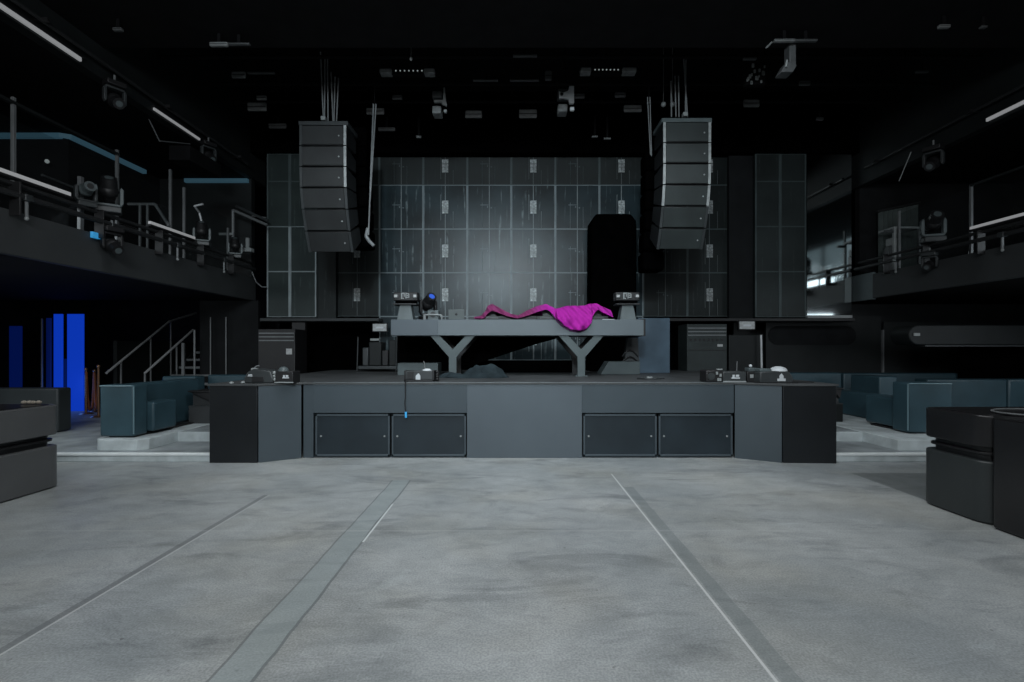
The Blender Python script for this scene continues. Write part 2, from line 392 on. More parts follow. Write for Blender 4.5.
MB().box(x(313), x(467), YF, YF+.05, zo, DT-.03).build('upper_panel', 'ledge', bevel=.004, **P)
MB().box(x(467), x(582), YF, YF+.05, 0, DT-.03).build('centre_panel', 'ledge_mid', bevel=.004, **P)
MB().box(x(582), x(734), YF, YF+.05, zo, DT-.03).build('upper_panel', 'ledge', bevel=.004, **P)
MB().box(x(303), x(734), YF+.2, YF+.25, 0, DT-.03).build('recess_back', 'black', **P)
MB().box(x(313), x(734), YF-.006, YF+.05, DT-.035, DT+.002).build('edge_trim', 'edge', bevel=.003, **P)
for (a, b_) in ((315, 389.5), (391.5, 466), (583.5, 657), (659, 733)):
    d = MB().box(x(a)+.012, x(b_)-.012, YF+.025, YF+.045, .045, zo-.035).build('access_door', 'door', bevel=.004, **P)
    fr = MB(); a_, c_ = x(a), x(b_)
    for q in ((a_, a_+.025, .02, zo-.015), (c_-.025, c_, .02, zo-.015)): fr.box(q[0], q[1], YF+.008, YF+.05, q[2], q[3])
    fr.box(a_, c_, YF+.008, YF+.05, zo-.045, zo-.015); fr.box(a_, c_, YF+.008, YF+.05, .02, .05)
    fr.build('door_frame', 'ledge', d, world=True, bevel=.003)
    for xx in (a_+.075, c_-.075):
        MB().cyl((xx, YF+.028, .30), (xx, YF+.015, .30), .013).build('latch', 'pale', d, world=True)
MB().box(-2.9, 3.05, YF+.06, YF+.12, 0, .02).build('sill', 'ledge', **P)

# ------------------------------------------------------------------ LED wall
YL = 11.6
KP = F/YL
rows_z = [1.27, 2.26, 3.25, 4.24, 5.236, 6.10]
cols_x = [(335+44.0*i-CX+.3)/KP for i in range(10)]
ordn = ['first', 'second', 'third', 'fourth', 'fifth', 'sixth', 'seventh', 'eighth', 'ninth', 'tenth']
rown = ['bottom', 'fourth', 'third', 'second', 'top']
G_LED = 'square LED video panels of the stage back wall'
def led_panel(x0, x1, z0, z1, Y, mface, mframe, mseam, recv, label, group, seams=1, fw=.022):
    t = thing('led_panel', label, 'LED panel', ((x0+x1)/2, Y, z0), 0, group)
    w = (x1-x0)/2-.001; h = z1-z0-.002
    MB().box(-w, w, 0, .08, 0, h).build('panel_face', mface, t)
    fr = MB()
    fr.box(-w, -w+fw, -.012, 0, 0, h); fr.box(w-fw, w, -.012, 0, 0, h)
    fr.box(-w+fw, w-fw, -.010, 0, 0, .012); fr.box(-w+fw, w-fw, -.010, 0, h-.012, h)
    fr.build('panel_frame', mframe, t)
    if seams: MB().box(-.007, .007, -.008, 0, .012, h-.012).build('centre_seam', mseam, t)
    if recv:
        r = MB(); zc = h*.5
        for k in range(2):
            for j in range(3): r.box(-.07+.075*k, -.005+.075*k, -.03, -.008, zc-.15+.1*j, zc-.06+.1*j)
        r.build('receiver_card', recv, t)
        cb = MB(); cb.cyl((-.10, -.012, zc-.3), (-.10, -.012, zc+.28), .006, n=6); cb.cyl((.18, -.012, 0.02), (.18, -.012, zc-.1), .005, n=6)
        cb.build('cable', mseam, t)
    else:
        if not seams: return t
        g = MB(); zc = h*.5
        g.box(-.05, -.03, -.02, -.008, zc-.02, zc+.02); g.box(.03, .06, -.02, -.008, zc-.03, zc-.01); g.box(-.2, -.02, -.016, -.008, zc+.04, zc+.052)
        g.cyl((-.16, -.010, .02), (-.16, -.010, zc+.1), .005, n=6); g.cyl((.13, -.010, .02), (.13, -.010, zc), .004, n=6)
        g.build('cable_clip', mframe, t)
    return t
for c in range(9):
    for r in range(5):
        side = c == 0 or c >= 7
        if side and r == 0: continue
        mf, mfr, ms = ('led_d', 'ledframe_d', 'ledhair_d') if side else ('led', 'ledframe', 'ledhair')  # outer columns take the copies with painted shade
        if r == 4 and not side: mf, mfr, ms = 'led_d', 'ledframe_d', 'ledhair_d'  # top row takes the shaded copies too
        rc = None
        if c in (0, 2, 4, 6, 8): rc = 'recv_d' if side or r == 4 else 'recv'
        led_panel(cols_x[c], cols_x[c+1], rows_z[r], rows_z[r+1], YL, mf, mfr, ms, rc,
                  'black LED mesh panel, %s row of the back wall, %s column from the left' % (rown[r], ordn[c]), G_LED)
YT = 11.36
tz = [2.23, 3.24, 4.24, 5.24, 5.85]
trn = ['bottom', 'third', 'second', 'top']
for nm, ex, gname in (('left', (267, 290, 316.5), 'narrow LED panels of the left tower'), ('right', (755, 780, 806), 'narrow LED panels of the right tower')):
    for c in range(2):
        for r in range(4):
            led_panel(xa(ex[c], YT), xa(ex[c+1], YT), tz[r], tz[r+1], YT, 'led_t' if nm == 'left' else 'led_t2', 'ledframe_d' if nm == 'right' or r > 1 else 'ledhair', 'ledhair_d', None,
                      'tall narrow grey LED panel, %s one in the %s column of the %s tower' % (trn[r], ['left', 'right'][c], nm), gname, seams=0, fw=.03)
# dark fillers beside the towers, ledge below them
o = MB().box(xa(316.5, YT), xa(335, YT), YT+.05, YT+.15, 2.2, 5.85).build('wall_panel', 'led_d'); tag(o, 'dim narrow wall panel right of the left LED tower', 'wall panel')
o = MB().box(xa(731, YT), xa(755, YT), YT+.1, YT+.2, 2.2, 5.85).build('wall_panel', 'wall'); tag(o, 'black strip of wall left of the right LED tower', 'wall panel')
o = MB().box(xa(262, 11.3), xa(380, 11.3), 11.2, 11.75, 2.13, 2.2).build('ledge', 'fascia', bevel=.01); tag(o, 'dark ledge carrying the left LED tower', 'ledge')
o = MB().box(xa(643, 11.3), xa(852, 11.3), 11.2, 11.75, 2.13, 2.2).build('ledge', 'black', bevel=.01); tag(o, 'black ledge carrying the right LED tower', 'ledge')
# glossy panel at the right end
t = thing('gloss_panel', 'glossy black panel mirroring the right balcony, beside the right LED tower', 'panel', (7.0, 11.4, 2.2))
MB().box(xa(807, 11.36), xa(851.5, 11.36), 11.36, 11.42, 2.27, 5.85).build('glass_face', 'mirror', t, world=True)
MB().box(xa(807, 11.36), xa(851.5, 11.36), 11.33, 11.42, 2.20, 2.27).build('bottom_trim', 'pale', t, world=True)

# ------------------------------------------------------------------ line arrays
def line_array(px0, px1, Y, ztop, label, grille, nmod=6, h=.345, strips=3):
    x0, x1 = xa(px0, Y), xa(px1, Y); w = x1-x0; xc = (x0+x1)/2
    t = thing('line_array_speaker', label, 'loudspeaker', (xc, Y+.25, ztop))
    fr = MB().box(-w/2-.02, w/2+.02, -.25, .30, 0, .07); fr.build('flying_frame', 'gearl' if grille == 'speaker_g' else 'gear', t, bevel=.008)
    angs = [0, 0, 3, 13, 21, 27]; hs = [h, h, h, h*1.0, h*1.05, h*1.08]
    y, z, a = -.25, 0., 0.
    for k in range(nmod):
        a = R(angs[k]*1.0); y2, z2 = y+hs[k]*math.sin(a), z-hs[k]*math.cos(a)
        mx = Matrix.Translation((0, y, z)) @ Matrix.Rotation(-a, 4, 'X') if False else None
        n = Vector((0, math.cos(a), math.sin(a)))        # into the cabinet
        g = .008
        dz = Vector((0, math.sin(a), -math.cos(a)))
        p0 = Vector((0, y, z))+dz*g; p1 = Vector((0, y2, z2))-dz*g
        D = .52; tap = .05
        q0 = p0+n*D+dz*tap; q1 = p1+n*D-dz*tap
        ww = w/2
        cab = MB().prism_yz([(p0.y, p0.z), (q0.y, q0.z), (q1.y, q1.z), (p1.y, p1.z)], -ww, ww).build('speaker_cabinet', 'speaker_b', t, bevel=.006)
        e = -n*.022
        pts = [p0+e+dz*.012, p0+dz*.012, p1-dz*.012, p1+e-dz*.012]
        MB().prism_yz([(p.y, p.z) for p in pts], -ww+.05, ww-.05).build('grille', grille, cab, bevel=.004)
        for s in (-1, 1):
            xa_, xb_ = (s*(ww-.045), s*(ww-.002)); xa_, xb_ = min(xa_, xb_), max(xa_, xb_)
            bright = k < strips and (s > 0 or grille == 'speaker_g')
            MB().prism_yz([(p.y, p.z) for p in [p0-n*.012, p0, p1, p1-n*.012]], xa_, xb_).build('side_rail', 'rail_w' if bright else 'gear', cab)
        b = (p0*.45+p1*.55)+Vector((ww-.12, 0, 0))+e*1.2
        MB().cyl(b, b+Vector((0, -.008, 0)), .013, n=10).build('badge', 'pale', cab)
        y, z = y2, z2
    return t
line_array(299.5, 346.5, 8.5, za(125, 8.5), 'curved line array of six black speaker boxes hanging at the left', 'speaker')
line_array(663, 711, 8.5, za(122, 8.5), 'curved line array of six grey-green speaker boxes hanging at the right', 'speaker_g', strips=4)
def rear_column(cx, Y, z0, n, lab, lean=0.):
    t = thing('rear_speaker_column', lab, 'loudspeaker', (cx, Y, z0))
    y = 0
    for k in range(n):
        MB().box(-.2, .2, y, y+.45, -.36*(k+1)+.01, -.36*k).build('speaker_cabinet', 'blackcloth', t, bevel=.05, seg=3)
        y += .05*k*.4
    return t
rear_column(xa(355, 9.3), 9.3, za(126, 9.3), 6, 'black speaker column hanging behind the left line array')
rear_column(xa(657, 9.3), 9.3, za(150, 9.3), 6, 'black speaker column hanging behind the right line array')
def rigging(name, lines, Y, lab, r=.012):
    t = thing(name, lab, 'rigging', (xa(lines[0][0], Y), Y, za(lines[0][1], Y)))
    for (a, b_, c, d) in lines:
        MB().cyl(at(a, b_, Y), at(c, d, Y), r, n=8).build('chain', 'steel_dim', t, world=True)
    a, b_, c, d = lines[1]
    MB().box(*sorted((xa(c-3, Y), xa(c+1.5, Y))), Y-.05, Y+.05, za(d, Y), za(d-4, Y)).build('shackle', 'pale', t, world=True, bevel=.01)
    return t
rigging('rigging_chain', [(320.5, 52, 323.5, 121), (325, 57, 324.5, 121), (327.5, 58, 328, 121), (331, 72, 333, 121), (335, 77, 334, 121), (338.5, 78, 336.5, 121)], 8.7, 'bundle of steel chains carrying the left line array')
rigging('rigging_chain', [(683.5, 56, 687.5, 117), (686, 60, 685.5, 117), (675, 76, 676, 117), (678.5, 76, 679, 117), (671, 81, 671.5, 117)], 8.7, 'bundle of steel chains carrying the right line array')
t = thing('hoist_chain', 'pair of thin chains ending in a hook beside the left line array', 'chain', at(373, 105, 8.6))
for q in ((373.5, 104, 368.5, 235), (376, 104, 370, 200)): MB().cyl(at(q[0], q[1], 8.6), at(q[2], q[3], 8.6), .013, n=8).build('chain', 'steel_dim', t, world=True)
MB().cyl(at(374.5, 105, 8.6), at(374.5, 105, 8.6)+Vector((0, 0, 7.2-za(105, 8.6))), .006, n=5).build('hanger', 'void', t, world=True)
MB().tube([at(368, 228, 8.6), at(366, 236, 8.6), at(369, 241, 8.6), at(374, 246, 8.6)], .03).build('hook', 'steel_dim', t, world=True)
t = thing('hoist_chain', 'pair of thin chains hanging left of the right line array', 'chain', at(648, 98, 8.6))
for q in ((647.5, 97, 650.5, 155), (650, 97, 651.5, 156)): MB().cyl(at(q[0], q[1], 8.6), at(q[2], q[3], 8.6), .009, n=8).build('chain', 'steel_dim', t, world=True)
MB().cyl(at(649, 98, 8.6), at(649, 98, 8.6)+Vector((0, 0, 7.2-za(98, 8.6))), .006, n=5).build('hanger', 'void', t, world=True)

# ------------------------------------------------------------------ table on stage
YB = 8.7
tb = thing('dj_table', 'long grey DJ table on Y-shaped legs in the middle of the stage', 'table', (.08, 9.2, DT))
PT = dict(parent=tb, world=True)
zt, zb = za(319.5, YB), za(335.5, YB)
MB().box(xa(391, YB), xa(643.5, YB), YB, YB+1.0, zt-.03, zt).build('tabletop', 'table', bevel=.006, **PT)
MB().box(xa(391, YB), xa(438, YB), YB-.012, YB+.03, zb, zt-.004).build('front_board', 'ledge_mid', bevel=.004, **PT)
MB().box(xa(438, YB), xa(643.5, YB), YB-.012, YB+.03, zb, zt-.004).build('front_board', 'table', bevel=.004, **PT)
for xx in (391, 641.5): MB().box(xa(xx, YB), xa(xx+2, YB), YB+.03, YB+1.0, zb, zt-.03).build('end_board', 'black', **PT)
MB().box(xa(391, YB), xa(643.5, YB), YB+.97, YB+1.0, zb, zt-.03).build('back_board', 'ledge', **PT)
MB().box(xa(641, YB)+.0, xa(645.5, YB), YB-.005, YB+1.0, zb-.01, zt+.01).build('end_trim', 'black', **PT)
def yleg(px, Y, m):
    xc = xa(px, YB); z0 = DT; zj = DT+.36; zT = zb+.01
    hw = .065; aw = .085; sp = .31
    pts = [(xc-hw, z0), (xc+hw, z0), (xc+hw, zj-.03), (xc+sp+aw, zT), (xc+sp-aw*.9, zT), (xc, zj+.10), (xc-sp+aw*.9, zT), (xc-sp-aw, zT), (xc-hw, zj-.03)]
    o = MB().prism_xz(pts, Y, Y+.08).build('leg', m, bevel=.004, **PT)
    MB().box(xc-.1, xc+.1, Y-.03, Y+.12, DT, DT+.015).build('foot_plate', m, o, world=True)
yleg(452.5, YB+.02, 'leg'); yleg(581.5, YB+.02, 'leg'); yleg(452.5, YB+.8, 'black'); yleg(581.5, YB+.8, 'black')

# black drape behind the table legs
pts = [at(398, 336, 9.8), at(562, 337, 9.8), at(540, 343, 9.8), at(512, 352, 9.8), at(482, 362, 9.8), at(455, 371, 9.8), at(398, 371, 9.8)]
def curtain_poly(name, pts, Y, m, depth=.06):
    return MB().prism_xz([(p.x, max(p.z, DT+.002)) for p in reversed(pts)], Y, Y+depth).build(name, m)
o = curtain_poly('black_drape', pts, 9.75, 'blackcloth'); tag(o, 'black drape slung slantwise behind the DJ table legs', 'drape')
o = MB().box(xa(500, 10.3), xa(575, 10.3), 10.2, 10.6, DT, za(361, 10.3)).build('equipment_case', 'blackcloth', bevel=.03); tag(o, 'long low black case on stage behind the DJ table', 'case')

# tall black covered stack
Yk = 10.72
def covered_stack():
    t = MB(); x0, x1 = xa(590.5, Yk), xa(637, Yk); zT = za(213, Yk); n = 16
    rows = 24; vs = []; fs = []
    cx, w = (x0+x1)/2, (x1-x0)/2; d = .36
    m = 40
    for j in range(rows+1):
        f = j/rows; z = DT+(zT-DT)*f
        sh = 1 if f < .93 else math.sqrt(max(0, 1-((f-.93)/.07)**2))*.22+.78
        for i in range(m):
            a = 2*math.pi*i/m; ca, sa = math.cos(a), math.sin(a)
            px = math.copysign(abs(ca)**.25, ca); py = math.copysign(abs(sa)**.25, sa)
            wob = 1+.02*math.sin(a*9+f*3)*(1-f)
            sk = .06*math.sin(f*2.2)
            vs.append((cx+(w*sh*px*wob)+sk*.3, Yk+d+d*sh*py*wob, z))
    for j in range(rows):
        for i in range(m): fs.append((j*m+i, j*m+(i+1) % m, (j+1)*m+(i+1) % m, (j+1)*m+i))
    fs.append(tuple(range(rows*m, rows*m+m))); fs.append(tuple(range(m-1, -1, -1)))
    return t.add(vs, fs)
o = covered_stack().build('covered_speaker_stack', 'blackcloth'); tag(o, 'tall black cloth covered stack standing on stage before the LED wall', 'speaker stack')

# grey plinth box right of the table
o = MB().box(xa(638, 10.0), xa(670, 10.0), 10.0, 10.65, DT, za(318, 10.0)).build('plinth_box', 'plinth', bevel=.01); tag(o, 'tall blue-grey box standing right of the DJ table', 'box')
# low slanted riser boxes and stands below the table ends
def riser_box(pl, pr, pt, pb, Y, slant, lab):
    x0, x1, z0, z1 = xa(pl, Y), xa(pr, Y), DT, za(pt, Y)
    o = MB().prism_xz([(x0, z0), (x1, z0), (x1, z1), (x0+slant, z1)], Y, Y+.45).build('riser_box', 'leg', bevel=.006); tag(o, lab, 'riser'); return o
riser_box(600.5, 640, 361.5, 373, 9.45, .15, 'low grey riser with a slanted end under the right of the DJ table')
riser_box(397.5, 438, 363, 371, 9.1, 0, 'low grey riser behind the lamp under the left of the DJ table')
def speaker_stand(cx, Y, lab, w0=.26, w1=.21):
    t = thing('laser_stand', lab, 'stand', (cx, Y, zt))
    h = .26
    MB().prism_yz([(-.12, 0), (.12, 0), (.09, h), (-.09, h)], -.001, .001)
    vs = [(-w0/2-.01, -.13, 0), (w0/2+.01, -.13, 0), (w0/2+.01, .13, 0), (-w0/2-.01, .13, 0), (-w1/2+.01, -.10, h), (w1/2-.01, -.10, h), (w1/2-.01, .10, h), (-w1/2+.01, .10, h)]
    MB().add(vs, [(0, 3, 2, 1), (4, 5, 6, 7), (0, 1, 5, 4), (1, 2, 6, 5), (2, 3, 7, 6), (3, 0, 4, 7)]).build('stand_body', 'gearl', t, bevel=.005)
    MB().box(-.20, .20, -.15, .15, h, h+.025).build('top_plate', 'black', t, bevel=.004)
    return t, zt+h+.025
def table_laser(cx, Y, z, lab):
    t = thing('laser_projector', lab, 'stage light', (cx, Y, z))
    MB().box(-.17, .17, -.10, .12, .0, .05).build('bracket', 'blackcloth', t, bevel=.01)
    MB().box(-.21, .21, -.08, .12, .05, .20).build('housing', 'black', t, bevel=.015)
    for s in (-1, 1):
        l = MB().cyl((s*.165, -.08, .13), (s*.165, -.10, .13), .042, n=12).build('lens_ring', 'gear', t)
        MB().box(s*.165-.026, s*.165+.026, -.108, -.10, .108, .152).build('lens', 'sign', l, bevel=.008)
    g = MB()
    for (a, b_, c, d) in ((-.075, -.055, .08, .19), (-.055, -.015, .17, .19), (-.03, -.015, .12, .17), (-.05, -.03, .08, .10), (.0, .015, .09, .19), (.015, .06, .165, .18), (.05, .065, .10, .17), (.015, .05, .10, .115), (.025, .04, .13, .15)):
        g.box(a, b_, -.09, -.08, c, d)
    g.build('front_vents', 'pale', t)
    return t
for px, lab1, lab2 in ((406.5, 'grey tapered stand at the left end of the DJ table', 'black twin-lens projector on the stand at the left table end'),
                       (626.5, 'grey tapered stand at the right end of the DJ table', 'black twin-lens projector on the stand at the right table end')):
    s, z = speaker_stand(xa(px, YB+.25), YB+.25, lab1)
    table_laser(xa(px, YB+.25), YB+.25, z, lab2)

# moving head fixture
def moving_head(name, loc, lab, s=1., rotz=0., hang=False, tilt=30, cat='moving light', mb='gear', mh='black', my='gear', group=None, lensm='gearl'):
    t = thing(name, lab, cat, loc, rotz, group)
    sg = -1 if hang else 1
    def zz(v): return sg*v*s
    MB().box(-.15*s, .15*s, -.11*s, .11*s, zz(0), zz(.09)).build('base', mb, t, bevel=.015*s)
    y = MB()
    y.box(-.14*s, .14*s, -.05*s, .05*s, zz(.10), zz(.14))
    for q in (-1, 1):
        y.prism_xz([(q*.14*s, zz(.10)), (q*.175*s, zz(.16)), (q*.175*s, zz(.36)), (q*.145*s, zz(.40)), (q*.125*s, zz(.36)), (q*.125*s, zz(.14))], -.045*s, .045*s)
    y.build('yoke', my, t, bevel=.01*s)
    mx = Matrix.Translation((0, 0, zz(.33))) @ Matrix.Rotation(R(tilt), 4, 'X')
    hd = MB(); hd.ball((0, 0, 0), .12*s, 1, 1.0, 1.05, mx=mx); hd.cyl((0, -.02*s, 0), (0, -.2*s, 0), .105*s, .095*s, n=16, mx=mx)
    hd.cyl((0, .02*s, 0), (0, .15*s, 0), .10*s, .07*s, n=16, mx=mx)
    h = hd.build('head', mh, t)
    MB().cyl((0, -.2*s, 0), (0, -.206*s, 0), .055*s, n=16, mx=mx).build('lens', lensm, h)
    if hang: MB().cyl((0, 0, 0), (0, 0, .12*s), .02*s, n=8).build('clamp', 'steel_dim', t)
    return t

# gear on the table
moving_head('moving_head_light', (xa(428, YB+.42), YB+.42, zt), 'black moving light with a lens painted with blue reflection near the left table stand', .95, R(35), tilt=-35, mb='black', my='black', lensm='lens_reflect')
t = thing('power_supply', 'small grey power box with a round socket on the DJ table', 'box', (xa(433.5, YB+.15), YB+.15, zt))
MB().box(-.095, .095, -.05, .1, 0, .165).build('case', 'gearl', t, bevel=.008)
MB().cyl((0, -.05, .09), (0, -.058, .09), .05, n=14).build('socket', 'black', t)
t = thing('microphone_clamp', 'short white tube clamp at the table edge left of the laptop', 'clamp', (xa(438, YB+.05), YB+.05, zt))
MB().tube([(-.22, .02, .085), (.0, .02, .085), (.06, .02, .075), (.065, .02, 0)], .014).build('tube', 'pale', t)
MB().box(-.25, -.21, 0, .05, 0, .10).build('clamp_block', 'steel_dim', t)
t = thing('laptop', 'open grey laptop seen from behind on the DJ table', 'laptop', (xa(456.5, YB+.25), YB+.25, zt))
MB().box(-.14, .14, 0, .19, 0, .018).build('keyboard_base', 'black', t, bevel=.003)
mx = Matrix.Translation((0, 0, .018)) @ Matrix.Rotation(R(14), 4, 'X')
l = MB().box(-.138, .138, -.012, 0, 0, .175, mx=mx).build('screen_lid', 'laptop', t, bevel=.004)
a = MB(); a.ball((0, -.013, .09), .022, 1, .1, .9, mx=mx); a.cyl((.006, -.013, .11), (.014, -.013, .124), .004, n=6, mx=mx); a.build('lid_emblem', 'black', l)
# three players under the cloth
for i, (px, w, nmz) in enumerate(((492, .26, 'left'), (546.5, .26, 'middle'), (598, .22, 'right'))):
    t = thing('media_player', 'black DJ player under the %s peak of the pink cloth' % nmz, 'DJ player', (xa(px, YB+.2), YB+.2, zt))
    MB().box(-w/2-.05, w/2+.05, -.1, .3, 0, .07).build('body', 'black', t, bevel=.008)
    MB().box(-w/2+.02, w/2-.02, -.11, -.099, .02, .055).build('front_plate', 'gear', t)
    MB().box(-.07, .07, .02, .06, .07, .19).build('screen', 'gear', t, bevel=.004)
o = MB().box(-.32, .32, 0, .3, 0, .075).build('mixer', 'black', bevel=.008); o.location = (xa(519, YB+.12), YB+.12, zt); tag(o, 'flat black mixer between the cloth covered players', 'mixer')

# pink cloth draped over the players
def pink_cloth():
    prof = [(474, 317), (481, 316), (485, 311), (488, 305.5), (492, 303.5), (497, 306), (504, 310.5), (511, 314), (518, 315.5), (524, 312), (531, 308.5), (538, 306), (546, 303.8), (551, 306), (556, 308.5), (560, 308), (566, 306), (575, 305.5), (584, 305.5), (590, 303.8), (597, 303.5), (603, 306.5), (611, 310), (612.5, 313)]
    hang = [(474, 318), (484, 318), (488, 313), (492, 310), (499, 312.5), (508, 316), (518, 318), (528, 315), (537, 311.5), (546, 309), (550, 311), (556, 319), (562, 325), (570, 329.5), (578, 331), (584, 329.5), (589, 324), (593, 314), (597, 309), (604, 313), (612.5, 317)]
    def ev(t, x):
        for (a, b_), (c, d) in zip(t[:-1], t[1:]):
            if a <= x <= c: return b_+(d-b_)*(x-a)/(c-a)
        return t[-1][1]
    nx, ny = 160, 34
    vs = []; fs = []
    Yt = YB+.12
    for i in range(nx+1):
        px = 474+(612.5-474)*i/nx
        zr = za(ev(prof, px), YB+.15); X = xa(px, YB+.1)
        hp = ev(hang, px); dropz = za(hp, YB-.05); edge = zt+.012
        hanging = dropz < edge
        for j in range(ny+1):
            f = j/ny
            fold = .012*math.sin(px*.55+f*5)*f+.010*math.sin(px*.23-f*7)
            if f < .35:                     # back slope
                g = f/.35
                y = YB+.5-(.5-.12)*g; z = zt+.02+(zr-zt-.02)*(g**.7)
            else:
                g = (f-.35)/.65
                if hanging:
                    # go forward over the edge and down
                    if g < .35:
                        q = g/.35; y = YB+.12-.195*q; z = zr+(edge+.03-zr)*(q**1.6)
                        y -= .01*math.sin(q*3)
                    else:
                        q = (g-.35)/.65; y = YB-.075-.035*math.sin(q*2.2)-fold*1.2; z = edge+.03+(dropz-edge-.03)*q
                        # curved gathers sweeping across the hang
                        y += .030*math.sin((px-550)*.30+q*3.2)*q**.6 + .012*math.sin((px-550)*.75-q*4)*q
                else:
                    q = g; y = YB+.12-.10*q; z = zr+(dropz-zr)*q; z = max(z, zt+.006)
            vs.append((X+.004*math.sin(f*20+px), y, z+.3*fold*(1 if .1 < f < .5 else 0)))
    for i in range(nx):
        for j in range(ny):
            a = i*(ny+1)+j; fs.append((a, a+1, a+ny+2, a+ny+1))
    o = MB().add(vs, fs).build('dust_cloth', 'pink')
    s = o.modifiers.new('thick', 'SOLIDIFY'); s.thickness = .006
    sb = o.modifiers.new('sub', 'SUBSURF'); sb.levels = 1; sb.render_levels = 1
    tag(o, 'bright magenta cloth thrown over the DJ gear, hanging down the table front', 'cloth')
pink_cloth()
M['hem'] = mat('dark magenta hem', (.07, .006, .07), .8)
hp = [(552, 314), (556, 319.6), (562, 325.8), (570, 330.3), (578, 331.8), (584, 330.4), (589, 325), (592.5, 316)]
o = MB().tube([at(a, b_, YB-.035) for a, b_ in hp], .012).build('cloth_hem', 'hem')
o.parent = bpy.data.objects['dust_cloth']
o = MB().box(-.10, .10, -.05, .05, 0, .008).build('paper_sheet', 'white'); o.location = (xa(608, YB+.1), YB+.1, zt+.001); tag(o, 'small white sheet on the table beside the right stand', 'paper')

# cloth heap on the stage floor
def heap(name, cx, cy, w, d, h, m, lab, z0, seed):
    vs = []; fs = []; nx, ny = 44, 22
    for i in range(nx+1):
        for j in range(ny+1):
            u, v = i/nx*2-1, j/ny*2-1
            r = math.sqrt(u*u+v*v); e = max(0, 1-r**2.2)
            n1 = mnoise.noise(Vector((u*2.3+seed, v*2.3, 0))); n2 = mnoise.noise(Vector((u*6, v*6+seed, 3)))
            z = h*e**.7*(.75+.75*n1+.3*n2)*(.45+.55*(u+1)/1.4 if u < .4 else 1)
            k = 1+.12*n1
            if r > 1: u, v = u/r, v/r
            vs.append((cx+u*w*k, cy+v*d*k, z0+max(.003, z)))
    for i in range(nx):
        for j in range(ny): a = i*(ny+1)+j; fs.append((a, a+ny+1, a+ny+2, a+1))
    o = MB().add(vs, fs).build(name, m)
    sb = o.modifiers.new('sub', 'SUBSURF'); sb.levels = 1; sb.render_levels = 1
    return tag(o, lab, 'cloth')
heap('cloth_heap', xa(474, 8.38), 8.38, .60, .25, .22, 'greycloth', 'crumpled dark grey cloth heap at the foot of the left table leg', DT, 2.3)
t = thing('cable_coil', 'small dark coil of cable lying on the stage right of the table', 'cable', (xa(650, 7.9), 7.9, DT))
c = MB(); pts = [(.22*math.cos(a)*(1-.02*k), .12*math.sin(a), .012+.004*(k % 3)) for k, a in enumerate([i*.5 for i in range(38)])]
c.tube(pts, .009, n=6); c.build('cable', 'gear', t); MB().box(-.05, .03, -.03, .03, 0, .04).build('plug', 'pale', t, bevel=.006)
t = thing('wire_loop', 'black cable loops on the right grey riser under the table', 'cable', (xa(630, 9.6), 9.6, za(361.5, 9.45)))
MB().tube([(-.14+.28*k/10, 0, .0+.09*math.sin(k/10*math.pi)) for k in range(11)], .015).tube([(-.14+.3*k/10, .03, .09+.12*math.sin(k/10*math.pi)) for k in range(11)], .015).build('cable', 'black', t)
vs = MB().prism_xz([(xa(624, 9.7), za(361.5, 9.45)), (xa(639, 9.7), za(361.5, 9.45)), (xa(637, 9.7), zb-.02), (xa(627, 9.7), zb-.02)], 9.66, 9.8).build('side_support', 'gear', bevel=.004); tag(vs, 'grey tapered support standing on the right riser under the table', 'support')
# black cable hanging down stage front
t = thing('hanging_cable', 'thin black cable hanging over the stage edge with a blue tape end', 'cable', (xa(405.5, 7.08), 7.08, .6))
MB().tube([(0, .12, .47), (0, -.02, .462), (.004, -.03, .25), (-.004, -.03, .16), (.01, -.03, .04)], .007).build('cord', 'black', t)
MB().cyl((.012, -.03, -.03), (.01, -.03, .05), .014, n=8).build('tape', 'lblue', t)

# ------------------------------------------------------------------ floor fixtures on stage edge
def emblem(parent, x, y, z, s=1., kind=0):
    m = MB()
    if kind == 0:                 # small winged block mark
        m.box(x-.045*s, x+.045*s, y-.004, y, z-.022*s, z-.008*s); m.box(x-.035*s, x-.012*s, y-.004, y, z-.008*s, z+.02*s)
        m.box(x+.0*s, x+.035*s, y-.004, y, z-.002*s, z+.02*s)
    else:                         # crown-like mark
        m.prism_xz([(x-.04*s, z-.03*s), (x+.04*s, z-.03*s), (x+.04*s, z-.005*s), (x+.02*s, z-.005*s), (x+.02*s, z+.02*s), (x, z+.045*s), (x-.02*s, z+.02*s), (x-.02*s, z-.005*s), (x-.04*s, z-.005*s)], y-.004, y)
    m.build('maker_mark', 'white', parent)
def half_dome(m, c, r, sx=1., sz=1., n=14, rows=5):
    vs = []; fs = []
    for j in range(rows):
        ph = math.pi/2*j/rows
        for i in range(n):
            t = 2*math.pi*i/n; vs.append((c[0]+r*sx*math.cos(ph)*math.cos(t), c[1]+r*math.cos(ph)*math.sin(t), c[2]+r*sz*math.sin(ph)))
    vs.append((c[0], c[1], c[2]+r*sz)); k = len(vs)-1
    for j in range(rows-1):
        for i in range(n): fs.append((j*n+i, j*n+(i+1) % n, (j+1)*n+(i+1) % n, (j+1)*n+i))
    for i in range(n): fs.append(((rows-1)*n+i, (rows-1)*n+(i+1) % n, k))
    fs.append(tuple(range(n-1, -1, -1)))
    return m.add(vs, fs)
